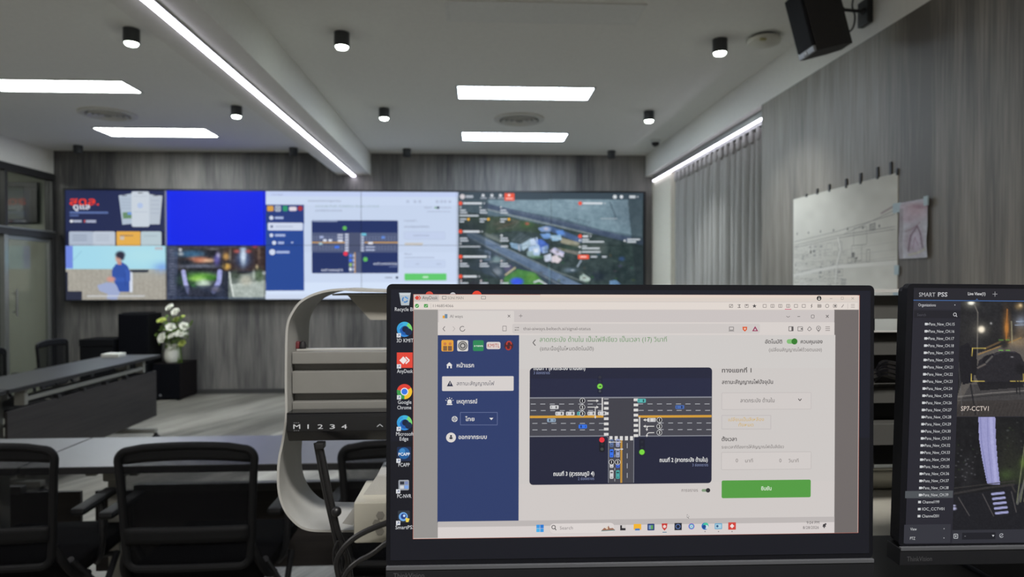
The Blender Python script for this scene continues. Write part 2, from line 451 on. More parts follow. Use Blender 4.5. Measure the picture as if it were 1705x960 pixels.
for lo, hi in (((LX-0.045, 7.705, 0.01), (LX+0.0, 7.75, 1.955)), ((LX-0.045, 8.45, 0.01), (LX+0.0, 8.495, 1.955)), ((LX-0.045, 7.75, 1.91), (LX, 8.45, 1.955)), ((LX-0.045, 7.75, 0.01), (LX, 8.45, 0.10))):
    box(d1, lo, hi, 0.003)
d1 = struct('door_1', d1, M_alu)
struct('door_pane', bx((LX-0.03, 7.75, 0.10), (LX-0.022, 8.45, 1.91)), M_glass, d1)
h = tube(B(), [(LX+0.05, 7.80, 1.03), (LX+0.05, 7.80, 1.34)], 0.012); tube(h, [(LX-0.0, 7.80, 1.08), (LX+0.05, 7.80, 1.08)], 0.008); tube(h, [(LX, 7.80, 1.29), (LX+0.05, 7.80, 1.29)], 0.008)
struct('door_handle', h, M_alu, d1)
f = B()
for lo, hi in (((-6.2, BY-0.05, 2.16), (-5.46, BY-0.001, 2.20)), ((-6.2, BY-0.05, 2.60), (-5.46, BY-0.001, 2.66)), ((-6.2, BY-0.05, 2.20), (-6.14, BY-0.001, 2.60)), ((-5.62, BY-0.05, 2.20), (-5.46, BY-0.001, 2.60))): box(f, lo, hi, 0.003)
w3 = struct('dark_box_frame', f, M_dkframe)  # frame and pane made up for a dark boxed shape in the glass
struct('window_pane', bx((-6.14, BY-0.03, 2.20), (-5.62, BY-0.02, 2.60)), mat('grey_box_pane', (120, 124, 120), 0.6), w3)  # grey middle of that made-up box
struct('trim_1', bx((LX+0.0, BY-0.015, 0.0), (2.285, BY, 0.06)), mat('dark_skirting', (60, 60, 60), 0.6))
struct('window_2', bx((2.425, 5.06, 0.7), (2.45, 7.70, 2.6), 0.004), mat('dark_night_window', (18, 20, 26), 0.1, spec=0.6))

# ---- light strips
M_ledw = emit('led_white', (240, 236, 255), P_LED)
def led(name, label, lo, hi, lo2, hi2, m=None):
    t = thing(name, label, 'light strip', Vector(lo))
    obj('housing', bx(lo, hi, 0.002), M_alu, t); obj('diffuser', bx(lo2, hi2, 0.002), m or M_ledw, t); return t
led('led_strip', 'long white linear LED strip set in underside of ceiling beam', (-1.605, -2.6, 2.768), (-1.545, 8.55, 2.779), (-1.598, -2.6, 2.760), (-1.552, 8.55, 2.769))
led('led_strip', 'white LED strip above the grey curtain under the beam', (2.262, 5.05, 2.718), (2.30, 8.44, 2.779), (2.262, 5.05, 2.706), (2.284, 8.44, 2.718), emit('led_curtain', (240, 236, 255), P_LED*0.75))

# ---- recessed panel lights
M_frame = mat('white_lamp_trim', (205, 208, 205), 0.5)
M_pan = emit('panel_glow', (226, 240, 255), P_PANEL)
M_pano = emit('panel_glow_warm', (240, 246, 246), P_PANEL)
M_off = mat('unlit_diffuser', (226, 226, 222), 0.7)
def panel(x0, x1, y0, y1, m, label):
    t = thing('ceiling_light', label, 'ceiling light', ((x0+x1)/2, (y0+y1)/2, CZ), 'rectangular ceiling panel lights')
    f = B(); e = 0.02
    for lo, hi in (((x0-e, y0-e, CZ-0.008), (x1+e, y0, CZ-0.0005)), ((x0-e, y1, CZ-0.008), (x1+e, y1+e, CZ-0.0005)), ((x0-e, y0, CZ-0.008), (x0, y1, CZ-0.0005)), ((x1, y0, CZ-0.008), (x1+e, y1, CZ-0.0005))): box(f, lo, hi, 0.002)
    obj('frame', f, M_off if m is M_off else M_frame, t); obj('diffuser', bx((x0, y0, CZ-0.007), (x1, y1, CZ-0.001)), m, t)
panel(-0.16, 0.99, 5.58, 5.93, M_pan, 'large lit ceiling panel on the near side of the central round diffuser')
panel(-0.16, 1.0, 7.31, 7.68, M_pan, 'lit rectangular ceiling panel right of the beam, between diffuser and video wall')
panel(-4.05, -2.9, 5.57, 5.88, M_pano, 'lit rectangular ceiling panel cut by the frame edge, left of the beam')
panel(-4.07, -2.92, 7.26, 7.63, M_pano, 'lit rectangular ceiling panel left of the beam, between diffuser and video wall')
panel(-0.17, 0.99, 3.90, 4.17, M_off, 'switched off rectangular ceiling panel, barely visible against the ceiling')

# ---- downlights
M_can = mat('anthracite_can', (52, 55, 58), 0.45, var=0.03)
M_dl = emit('downlight_glow', (240, 255, 240), P_DOWN)
M_dloff = mat('dark_lens', (25, 26, 28), 0.2)
def downlight(x, y, on, label):
    t = thing('downlight', label, 'downlight', (x, y, CZ), 'lit cylindrical downlights' if on else 'unlit cylindrical downlights near the video wall')
    p = lathe(B(), [(0, 0), (0.05, 0), (0.05, -0.088), (0.047, -0.092), (0.042, -0.092), (0.040, -0.07), (0, -0.07)], (x, y, CZ-0.0005), 28); obj('housing', p, M_can, t)
    q = lathe(B(), [(0, -0.071), (0.041, -0.071), (0.041, -0.092), (0.034, -0.104), (0.02, -0.109), (0, -0.110)], (x, y, CZ), 28) if on else lathe(B(), [(0, -0.072), (0.038, -0.072), (0.038, -0.074), (0, -0.074)], (x, y, CZ), 28)
    obj('lens', q, M_dl if on else M_dloff, t)
    if on:
        l = bpy.data.lights.new('downlight_beam', 'SPOT'); l.energy = P_SPOT; l.spot_size = math.radians(95); l.spot_blend = 0.7; l.shadow_soft_size = 0.04; l.color = (0.93, 0.98, 1.0)
        o = bpy.data.objects.new('downlight_beam', l); o.location = (x, y, CZ-0.125); COL.objects.link(o)
for x, y, on, lb in ((-2.24, 4.43, 1, 'lit black cylinder downlight left of the beam, beside the cut-off panel light'),
                     (-0.89, 4.43, 1, 'lit black cylinder downlight just right of the beam, level with the smoke detector'),
                     (1.65, 4.43, 1, 'lit black cylinder downlight beside the round smoke detector'),
                     (-2.25, 6.33, 1, 'small lit downlight left of the beam, beyond the air diffuser'),
                     (-0.88, 6.34, 1, 'small lit downlight between the beam and the central round diffuser'),
                     (1.66, 6.33, 1, 'small lit downlight between the central diffuser and the curtain LED strip'),
                     (-4.79, 8.22, 0, 'unlit downlight above the orange-lettered screen by the door corner'),
                     (-2.25, 8.25, 0, 'unlit downlight left of the beam, above the bright browser screens'),
                     (-0.87, 8.26, 0, 'unlit downlight just right of the beam, at the video wall'),
                     (1.69, 8.27, 0, 'unlit downlight above the aerial view screens near the dome camera')):
    downlight(x, y, on, lb)

# ---- round air diffusers
M_dif = mat('diffuser_enamel', (205, 203, 196), 0.5)
M_difd = mat('diffuser_throat', (150, 148, 142), 0.6)
for x, y, lb in ((0.425, 6.68, 'round white ceiling air diffuser between the two lit panels'), (-3.59, 6.65, 'round ceiling air diffuser left of the beam, over the long table')):
    t = thing('air_diffuser', lb, 'air vent', (x, y, CZ), 'round ceiling air diffusers')
    obj('outer_ring', lathe(B(), [(0.255, 0), (0.255, -0.012), (0.235, -0.022), (0.20, -0.018), (0.195, 0.0)], (x, y, CZ-0.0006), 40), M_dif, t)
    obj('throat', lathe(B(), [(0, -0.002), (0.195, -0.002), (0.195, -0.004), (0, -0.004)], (x, y, CZ), 40), M_difd, t)
    for r in (0.165, 0.115, 0.065):
        obj('cone_ring', lathe(B(), [(r, -0.006), (r+0.012, -0.03), (r+0.006, -0.032), (r-0.022, -0.014), (r-0.02, -0.006)], (x, y, CZ), 36), M_dif, t)
    obj('hub', lathe(B(), [(0, -0.03), (0.03, -0.03), (0.035, -0.02), (0.035, -0.004), (0, -0.004)], (x, y, CZ), 24), M_difd, t)

# ---- smoke detector, dome camera
t = thing('smoke_detector', 'round cream smoke detector with a label on the ceiling beside the black loudspeaker', 'smoke detector', (1.925, 4.36, CZ))
obj('base', lathe(B(), [(0, 0), (0.085, 0), (0.085, -0.018), (0, -0.018)], (1.925, 4.36, CZ-0.0005), 32), M_can, t)  # dark colour stands in for the shadow above the cover
obj('cover', lathe(B(), [(0.108, -0.018), (0.112, -0.03), (0.104, -0.048), (0.06, -0.062), (0.03, -0.066), (0, -0.066), (0, -0.0185), (0.108, -0.018)], (1.925, 4.36, CZ), 36), mat('aged_plastic', (200, 198, 188), 0.5), t)
obj('warning_label', bx((1.86, 4.262, CZ-0.058), (1.90, 4.285, CZ-0.044), 0.001), mat('yellow_label', (168, 160, 118), 0.6), t)
t = thing('dome_camera', 'small white dome security camera on the ceiling above the curtain end', 'security camera', (2.07, 7.6, CZ))
obj('base', lathe(B(), [(0, 0), (0.062, 0), (0.065, -0.022), (0.05, -0.032), (0, -0.032)], (2.07, 7.6, CZ-0.0005), 28), M_frame, t)
obj('dome', lathe(B(), [(0.046, -0.032), (0.043, -0.055), (0.03, -0.072), (0.012, -0.08), (0, -0.081)], (2.07, 7.6, CZ), 28), mat('smoked_dome', (14, 15, 20), 0.08), t)

# ---- curtain
M_curt = mat('grey_curtain_cloth', (150, 149, 144), 0.9, var=0.05, vscale=40, stretch=(1, 1, 0.1))
cb = B(); ys = np.arange(5.03, 7.735, 0.006); zs = [0.03, 0.5, 1.0, 1.5, 2.0, 2.4, 2.55, 2.63, 2.68]
rows = []
for z in zs:
    row = []
    for yv in ys:
        pinch = 1.0-max(0, (z-2.3)/0.38)*0.35
        ph = 2*PI*(yv-5.0)/0.142+0.35*math.sin(yv*5.1)+0.15*math.sin(z*2+yv*7)
        s_ = math.sin(ph); xx = 2.365+0.048*pinch*(math.copysign(abs(s_)**0.8, s_))+0.01*math.sin(yv*19+z)
        row.append(cb.verts.new((xx, yv+0.012*math.cos(ph)*(1-z/3), z)))
    rows.append(row)
for A, C in zip(rows, rows[1:]):
    for j in range(len(A)-1): cb.faces.new((A[j], A[j+1], C[j+1], C[j]))
t = thing('curtain', 'long grey pleated curtain hanging under the lit strip beside the wood wall', 'curtain', (2.352, 6.4, 0.0))
c = obj('curtain_fabric', cb, M_curt, t)
sd = c.modifiers.new('thick', 'SOLIDIFY'); sd.thickness = 0.003
obj('curtain_track', bx((2.33, 5.03, 2.70), (2.375, 7.71, 2.779), 0.003), M_frame, t)
for k in range(19):
    yv = 5.06+k*0.142
    obj('heading_pleat', lathe(B(), [(0.006, 0.0), (0.018, -0.02), (0.026, -0.075), (0.018, -0.11), (0.0, -0.12)], (2.33, yv+0.035, 2.70), 8), M_curt, t)

# ---- posters on the right wall
M_paper = color_mat('printed_paper', 0, 0.8)
wall_p = Plane((RX-0.004, 4.494, 1.985), (0, -1, 0), (0, 0, -1))
t = thing('wall_map', 'large white plan drawing taped to the grey wood wall', 'map', (RX, 3.92, 1.5))
obj('sheet', bx((RX-0.0035, 3.352, 1.12), (RX-0.0005, 4.494, 1.985)), mat('paper_white', (214, 212, 202), 0.8), t)
P = Paint(wall_p, 0.0032, 6e-5)
rg = random.Random(4)
def U(y): return 4.494-y
def sheet(cv):
    cv.fill((205, 204, 195)); cv.noise(14, 5, seed=2); cv.noise(40, 6, seed=5)
P.grid(0, 0, 0, 0, 3, sheet, uvrect=(0.0, 0.0, 1.142, 0.865))
def addr(u0, v0, u1, v1, c): P.add([(u0, v0), (u1, v0), (u1, v1), (u0, v1)], [(0, 1, 2, 3)], c)
def addl(pts, w, c):
    for a, b_ in zip(pts, pts[1:]):
        a = Vector(a); b_ = Vector(b_); d = (b_-a).normalized(); n_ = Vector((-d.y, d.x))*w/2
        P.add([a+n_, b_+n_, b_-n_, a-n_], [(0, 1, 2, 3)], c)
gy = (150, 150, 146); dk = (110, 110, 108)
for k, v0 in enumerate((0.275, 0.30, 0.315)):
    addl([(0.02, v0+0.02), (0.55, v0-0.01), (1.12, v0-0.06 if k == 0 else v0-0.02)], 0.003, (138, 137, 134))
for k in range(7): addr(0.05+k*0.155, 0.235+0.004*k, 0.062+k*0.155, 0.25+0.004*k, (105, 105, 103))
for row in range(7):
    v0 = 0.33+row*0.055
    u = 0.02
    while u < 0.62 if row < 6 else u < 0.5:
        w_ = rg.uniform(0.02, 0.07); h_ = rg.uniform(0.015, 0.045)
        c_ = rg.choice([(150, 149, 146), (138, 137, 134), (165, 164, 160), (118, 118, 116)])
        for seg in (((u, v0), (u+w_, v0)), ((u+w_, v0), (u+w_, v0+h_)), ((u+w_, v0+h_), (u, v0+h_)), ((u, v0+h_), (u, v0))): addl(seg, 0.0022, c_)
        if rg.random() < 0.35: addr(u+0.006, v0+0.008, u+w_*0.6, v0+h_*0.6, rg.choice([(150, 149, 146), (165, 164, 160)]))
        u += w_+rg.uniform(0.006, 0.03)
for k in range(26): addr(*(lambda u, v: (u, v, u+rg.uniform(0.004, 0.02), v+rg.uniform(0.003, 0.008)))(rg.uniform(0.05, 0.55), rg.uniform(0.36, 0.7)), (120, 120, 118))
addl([(0.0, 0.53), (0.3, 0.50), (0.55, 0.48), (1.14, 0.47)], 0.02, (216, 215, 208))
addl([(0.0, 0.515), (0.3, 0.487), (0.55, 0.467), (1.14, 0.455)], 0.002, (160, 160, 156))
addl([(0.57, 0.30), (0.60, 0.38), (0.56, 0.46), (0.54, 0.62)], 0.012, (216, 215, 208)); addl([(0.585, 0.29), (0.61, 0.38), (0.57, 0.47), (0.55, 0.62)], 0.003, (150, 150, 147))
for u0, v0, a_, b_ in ((0.72, 0.36, 0.10, 0.09), (0.74, 0.26, 0.13, 0.10), (0.68, 0.43, 0.04, 0.03), (0.87, 0.39, 0.03, 0.07), (0.90, 0.25, 0.05, 0.035)):
    for seg in (((u0, v0), (u0+a_, v0)), ((u0+a_, v0), (u0+a_, v0+b_)), ((u0+a_, v0+b_), (u0, v0+b_)), ((u0, v0+b_), (u0, v0))): addl(seg, 0.003, (135, 135, 132))
for k in range(4): addl([(0.895, 0.255+k*0.01), (0.95, 0.247+k*0.01)], 0.004, (105, 105, 104))
addr(0.235, 0.365, 0.25, 0.385, (30, 30, 32)); addl([(0.225, 0.345), (0.24, 0.34), (0.245, 0.36)], 0.003, (60, 60, 60)); addr(0.27, 0.365, 0.30, 0.38, (130, 130, 128))
addr(0.72, 0.40, 0.75, 0.43, (120, 120, 118)); addl([(0.74, 0.44), (0.78, 0.43), (0.75, 0.46)], 0.005, (80, 80, 80))
for k in range(16): addr(0.603+0.0012*k, 0.555+k*0.011, 0.665-0.0012*k, 0.562+k*0.011, (168, 168, 163) if k % 2 else (150, 150, 147))
addl([(1.0, 0.20), (1.14, 0.165)], 0.012, (170, 160, 158)); addl([(0.62, 0.29), (1.14, 0.19)], 0.003, (140, 140, 137))
for v0 in (0.28, 0.36, 0.40, 0.44): addl([(0.66, v0+0.02), (1.13, v0)], 0.0018, (178, 177, 172))
P.build('printed_plan', M_paper, t)
M_tape = mat('clear_blue_tape', (172, 190, 194), 0.3)
for y0, z0, w_, h_, lb in ((3.352, 1.80, 0.06, 0.05, 'upper piece of pale blue tape joining the plan and the small print'), (3.352, 1.475, 0.035, 0.05, 'pale blue tape on the plan edge just below the small print'), (3.352, 1.335, 0.05, 0.05, 'lowest pale blue tape on the plan edge, behind the monitor gap')):
    tag(obj('tape', bx((RX-0.0085, y0-w_*0.55, z0-h_/2), (RX-0.0069, y0+w_*0.55, z0+h_/2)), M_tape), lb, 'tape', 'tape pieces beside the plan drawing')
for k, (px_, py_) in enumerate(((1343, 325), (1361, 318), (1381, 312), (1409, 304), (1433, 296), (1461, 287), (1483, 279), (1494, 285))):
    q = at(px_, py_, 0, RX-0.004)
    ww = 0.009 if k < 7 else 0.006; hh = (0.012, 0.02, 0.026, 0.03, 0.034, 0.036, 0.038, 0.02)[k]
    tag(obj('binder_clip', bx((RX-0.008, q.y-ww, q.z-hh), (RX, q.y+ww, q.z+hh*0.8), 0.0015), mat('black_clip_metal', (28, 29, 31), 0.5)),
        'black clip on the top edge of the wall plan, %s counted from the curtain' % ('first', 'second', 'third', 'fourth', 'fifth', 'sixth', 'seventh', 'eighth')[k], 'clip', 'black clips along the top of the plan')
# small print
t = thing('wall_print', 'small curled pinkish print taped beside the large plan', 'poster', (RX, 3.22, 1.67))
P = Paint(Plane((RX-0.008, 3.325, 1.822), (0, -1, 0), (0, 0, -1)), 0.0032, 6e-5)
def small(cv):
    cv.fill((196, 198, 205)); X, Y = cv.X, cv.Y
    cv.blob(1524, 352, 26, 14, (190, 165, 175), 0.8); cv.blob(1532, 343, 22, 5, (165, 130, 140), 0.6); cv.blob(1512, 365, 14, 6, (180, 158, 170), 0.6)
    cv.blob(1524, 400, 17, 26, (165, 150, 160), 0.9, 2); cv.blob(1526, 400, 11, 20, (200, 192, 205), 0.9, 2)
    cv.line([(1513, 418), (1517, 392), (1527, 376), (1534, 390), (1538, 412)], 2.5, (120, 100, 112), 0.8)
    cv.line([(1520, 415), (1524, 395), (1530, 408)], 1.5, (160, 130, 150), 0.7); cv.line([(1508, 385), (1520, 380), (1532, 370)], 1.5, (150, 120, 130), 0.7)
    cv.line([(1514, 424), (1530, 420), (1542, 414)], 3, (196, 196, 175), 0.8)
    cv.poly([(1495, 350), (1504, 345), (1504, 433), (1495, 440)], (150, 145, 150), 0.6)
    cv.noise(4, 9, seed=8)
P.grid(0, 0, 0, 0, 1.6, small, uvrect=(0, 0, 0.215, 0.29))
pr = P.build('sheet', M_paper, t)
for v in pr.data.vertices:   # the sheet curls away from the wall
    y_ = v.co.y+3.22; z_ = v.co.z+1.67
    v.co.x -= 0.010*(0.5+0.5*math.sin((z_-1.5)*14))*abs((3.22-y_)/0.1)**1.5*0.6+0.0015*math.sin(z_*40)
sd = pr.modifiers.new('thick', 'SOLIDIFY'); sd.thickness = 0.0006
obj('corner_tape', bx((RX-0.022, 3.095, 1.785), (RX-0.0165, 3.125, 1.83)), M_tape, t)

# ---- loudspeaker on the wall bracket
M_blk = mat('black_plastic', (24, 25, 28), 0.5, var=0.04); M_blks = mat('black_satin', (30, 31, 34), 0.35)
a_ = math.radians(15); Bn = Vector((1.84, 3.50, 2.665)); Nn = Vector((-math.cos(a_), 0, -math.sin(a_))); Uu = Vector((-math.sin(a_), 0, math.cos(a_))); Ww = Vector((0, 1, 0))
MS = Matrix.Identity(4)
for i, ax in enumerate((-Nn, Ww, Uu)):
    for j in range(3): MS[j][i] = ax[j]
for j in range(3): MS[j][3] = Bn[j]
t = thing('wall_loudspeaker', 'black loudspeaker tilted down on a bracket at the wood wall top', 'loudspeaker', (2.2, 3.6, 2.93))
cbm = prism(B(), [(0.0, 0.0), (0.15, 0.0), (0.225, 0.035), (0.225, 0.145), (0.15, 0.17), (0.0, 0.17)], 0.345, MS)
obj('cabinet', cbm, mat('black_vinyl_wood', (30, 28, 29), 0.55, var=0.1), t)
obj('grille', box(B(), (-0.018, 0.004, 0.034), (0.001, 0.166, 0.341), 0.006, MS), mat('black_grille_cloth', (20, 22, 28), 0.85, bump=0.5, bscale=900), t)
pl_ = obj('silver_plate', box(B(), (-0.016, 0.002, 0.001), (0.0005, 0.168, 0.0335), 0.003, MS), mat('silver_plate_metal', (150, 152, 156), 0.4, 0.1), t, label='silver plate along the loudspeaker foot')
obj('badge', box(B(), (-0.019, 0.07, 0.008), (-0.0155, 0.10, 0.027), 0.004, MS), mat('pale_badge', (215, 218, 222), 0.4), pl_)
br = B(); bk = MS @ Vector((0.225, 0.09, 0.20)); tube(br, [bk, bk+Vector((0.03, 0, 0.01))], 0.016); tube(br, [bk+Vector((0.025, 0, 0.01)), (2.17, 3.62, 2.93)], 0.009)
bmesh.ops.create_uvsphere(br, u_segments=14, v_segments=8, radius=0.02, matrix=Matrix.Translation((2.165, 3.62, 2.93)))
obj('bracket_arm', br, M_blk, t); obj('wall_plate', bx((2.165, 3.575, 2.855), (2.1995, 3.675, 2.995), 0.006), M_blk, t)
obj('speaker_cable', tube(B(), smooth_path([(2.13, 3.63, 3.055), (2.11, 3.63, 2.97), (2.12, 3.62, 2.90), (2.10, 3.61, 2.83), (2.045, 3.6, 2.79)]), 0.005), M_blk, t)

# ================================================================== THE VIDEO WALL (2 rows of 6 displays)
VX0, VY, VZ, VW, VH = -5.100, 8.476, 2.5605, 1.21, 0.681
vp = Plane((VX0, VY, VZ), (1, 0, 0), (0, 0, -1))
V = Paint(vp, 0.0077, 7e-4)
def A1(x, y): return 90+x/4.572, 300+y/4.572
# --- app page, top of the first column
V.rect(105, 314, 275, 409, (35, 43, 80)); V.rect(105, 385, 275, 409, (27, 33, 62)); V.rect(274, 314, 277.5, 409, (150, 156, 182))
V.text('สดล.', 116, 341, 12, (238, 62, 40), x1=162, bold=True); V.text('ดูแล', 122, 348, 8, (226, 230, 240), x1=148, bold=True)
V.rect(116, 352, 180, 355.5, (92, 112, 165)); V.rect(116, 357, 131, 360, (80, 98, 150))
V.circ(119, 368, 2.4, (225, 228, 235)); V.rect(122, 366, 136, 370, (170, 178, 200)); V.rect(140, 366, 142, 370, (210, 90, 80)); V.rect(143, 366, 160, 370.5, (165, 172, 195))
def quad(P_, pts, c): P_.poly([A1(*q) for q in pts], c)
quad(V, [(492, 115), (595, 100), (600, 330), (520, 338)], (176, 190, 206)); quad(V, [(722, 105), (825, 118), (805, 335), (725, 335)], (184, 194, 206))
quad(V, [(522, 245), (595, 240), (598, 290), (526, 292)], (105, 140, 105)); quad(V, [(560, 245), (592, 242), (592, 262), (560, 262)], (110, 150, 215))
V.rrect(219, 318.5, 249, 377.5, 3, (200, 209, 219)); V.rect(223, 352, 246, 353, (175, 185, 200)); V.rect(223, 326, 245, 327, (178, 188, 202)); V.circ(233.5, 342, 4.5, (176, 194, 226)); V.rect(230, 320.5, 238, 322, (70, 75, 90))
V.rect(203, 324.5, 211, 326, (60, 66, 80)); V.rect(255, 324.5, 263, 326, (60, 66, 80))
for k in range(4): V.rect(201, 331+k*5, 218, 332.2+k*5, (158, 172, 192)); V.rect(251, 333+k*7, 265, 334.2+k*7, (165, 176, 194))
V.rrect(115, 385, 156, 410, 2.5, (172, 184, 202)); V.rrect(155, 385, 192, 410, 2.5, (188, 198, 212)); V.rrect(194, 385, 234, 410, 1.5, (226, 172, 78)); V.rrect(234.5, 385, 269, 410, 2.5, (182, 200, 208))
for k in range(3): V.rect(121, 391+k*4, 145, 392.4+k*4, (135, 146, 168)); V.rect(160, 391+k*4, 182, 392.2+k*4, (165, 176, 192))
V.rect(200, 391, 222, 393, (165, 125, 90)); V.rrect(200, 393, 207, 399, 1, (200, 190, 175)); V.rect(240, 392, 262, 393.2, (155, 172, 184))
# --- blue picture, top of the second column
V.rect(277.5, 314, 442.5, 408.5, (8, 38, 235)); V.rrect(284, 321, 436, 403, 8, (5, 33, 232))
# --- talk video, bottom of the first column
def talk(cv):
    X, Y = cv.X, cv.Y
    cv.fill((166, 162, 152)); cv.noise(3, 7, seed=3); cv.poly([(100, 400), (285, 400), (285, 447.5), (100, 447.5)], (164, 216, 234))
    cv.blob(240, 425, 50, 20, (180, 225, 232), .7); cv.blob(270, 445, 14, 8, (120, 160, 225), .8)
    cv.poly([(100, 404), (121.5, 404), (121.5, 447), (100, 447)], (112, 136, 222)); cv.line([(120, 435), (136, 418)], 1.2, (130, 175, 200), .6)
    cv.poly([(258, 411), (271, 411), (271, 416), (258, 416)], (190, 165, 170), .6)
    for k in range(20): cv.line([(120+k*8, 448), (120+k*8, 500)], 1, (150, 146, 136), .5)
    cv.poly([(100, 452), (113, 452), (114, 485), (137, 485), (137, 500), (100, 500)], (44, 48, 66))
    cv.poly([(217, 448.5), (248, 448.5), (246, 454), (217, 454)], (45, 55, 68))
    cv.line([(218.5, 455), (218.5, 484)], 5, (214, 222, 236))
    cv.poly([A1(*q) for q in ((330, 800), (400, 775), (480, 785), (505, 850), (480, 905), (400, 905), (410, 865), (345, 840))], (158, 170, 205))
    cv.poly([A1(*q) for q in ((470, 640), (520, 622), (560, 650), (582, 700), (575, 845), (500, 848), (470, 790), (440, 745), (445, 670))], (52, 84, 164))
    cv.line([A1(*q) for q in ((555, 690), (560, 755), (470, 755))], 7, (58, 92, 176)); cv.line([A1(*q) for q in ((540, 700), (545, 800))], 1.5, (38, 66, 140), .7)
    cv.blob(*A1(435, 752), 7.5, 4.5, (206, 150, 138), 1, 3)
    cv.poly([A1(*q) for q in ((478, 620), (512, 612), (512, 640), (490, 645))], (190, 140, 125))
    cv.blob(*A1(492, 592), 5.4, 7.8, (198, 152, 138), 1, 3); cv.blob(*A1(505, 566), 8, 6, (44, 44, 62), 1, 3); cv.blob(*A1(520, 585), 3.5, 5, (44, 44, 62), 1, 2)
    for k in range(24): cv.line([(146+k*4, 492.5), (148.4+k*4, 492.5)], 2.2, (215, 220, 226), .7)
V.grid(106, 409, 277.5, 500, 1.15, talk)
# --- camera mosaic, bottom of the second column
def mosaic(cv):
    A = A1
    cv.fill((38, 44, 58)); cv.poly([(278, 405), (295, 405), (295, 500), (278, 500)], (62, 70, 92))
    for k in range(17): cv.line([(283, 416+k*4.6), (290, 416+k*4.6)], 1.4, (130, 136, 152), .6)
    def bl(x, y, rx, ry, c, a=.9, p=1.5): cv.blob(*A(x, y), rx/4.572, ry/4.572, c, a, p)
    cv.poly([A(945, 510), A(1610, 510), A(1610, 690), A(945, 690)], (46, 44, 48)); cv.poly([A(1290, 510), A(1610, 510), A(1610, 690), A(1290, 690)], (56, 42, 40))
    bl(1050, 560, 110, 30, (60, 120, 165), .7); bl(1100, 605, 90, 24, (206, 130, 100)); bl(1180, 610, 60, 14, (230, 190, 150), .7); bl(960, 525, 14, 20, (225, 230, 235)); bl(965, 560, 22, 14, (190, 195, 200), .8)
    bl(1010, 625, 60, 26, (28, 34, 44)); bl(1100, 655, 170, 16, (105, 112, 130)); bl(1240, 600, 26, 50, (88, 84, 170), .8); bl(1195, 555, 40, 26, (18, 20, 28)); bl(1250, 570, 16, 22, (210, 205, 235), .6); bl(1210, 524, 50, 5, (150, 155, 165), .6)
    bl(1310, 580, 26, 28, (205, 160, 90)); bl(1315, 655, 30, 26, (220, 175, 80)); bl(1330, 620, 30, 12, (40, 38, 40)); bl(1300, 640, 8, 30, (40, 35, 30), .7)
    bl(1440, 560, 32, 90, (150, 178, 215)); bl(1440, 600, 70, 70, (60, 80, 120), .8, 1.5); bl(1440, 580, 22, 70, (215, 230, 245)); bl(1390, 540, 24, 14, (205, 90, 80), .7); bl(1480, 540, 24, 14, (205, 90, 80), .7); bl(1340, 570, 10, 50, (150, 150, 140), .6); bl(1560, 560, 12, 70, (120, 100, 85), .7); bl(1545, 660, 10, 20, (215, 195, 150), .8)
    bl(1110, 680, 120, 16, (24, 26, 32)); bl(1040, 760, 100, 70, (40, 70, 45), .9, 2); bl(1130, 735, 110, 35, (112, 178, 70)); bl(1090, 750, 60, 20, (150, 205, 90), .8); bl(1140, 785, 60, 32, (205, 225, 205)); bl(1060, 810, 20, 16, (70, 160, 60)); bl(1200, 740, 50, 20, (60, 120, 40), .8)
    cv.line([A(985, 695), A(1000, 780), A(1025, 850)], 7, (168, 172, 222)); cv.line([A(1262, 695), A(1255, 770), A(1215, 845)], 8, (160, 166, 220)); bl(1230, 830, 40, 20, (170, 150, 150), .6)
    cv.poly([A(945, 800), A(1290, 800), A(1310, 900), A(930, 900)], (40, 48, 70), .55); cv.poly([A(1030, 800), A(1190, 860), A(1230, 900), A(1020, 900)], (36, 40, 54), .8)
    cv.poly([A(1330, 700), A(1610, 700), A(1610, 900), A(1330, 900)], (112, 122, 118)); cv.poly([A(1350, 790), A(1610, 760), A(1610, 890), A(1370, 890)], (168, 178, 172)); bl(1460, 760, 50, 40, (198, 196, 180), .8); bl(1380, 720, 40, 40, (60, 72, 60)); bl(1560, 720, 40, 50, (80, 100, 72)); bl(1520, 720, 12, 40, (190, 200, 190), .7); bl(1430, 705, 60, 8, (40, 40, 40)); cv.line([A(1335, 700), A(1345, 780), A(1365, 880)], 2.5, (212, 220, 215)); bl(1600, 705, 12, 14, (230, 235, 240))
    cv.poly([A(945, 515), A(1610, 515), A(1610, 503), A(945, 503)], (60, 58, 72)); bl(1530, 505, 22, 10, (190, 60, 90), .7)
    cv.noise(2.2, 13, seed=9); cv.noise(5, 10, seed=4)
    cv.line([A(930, 893), A(1610, 895)], 1.4, (70, 90, 125), .7)
V.grid(277.5, 409, 442.5, 500, 1.15, mosaic)
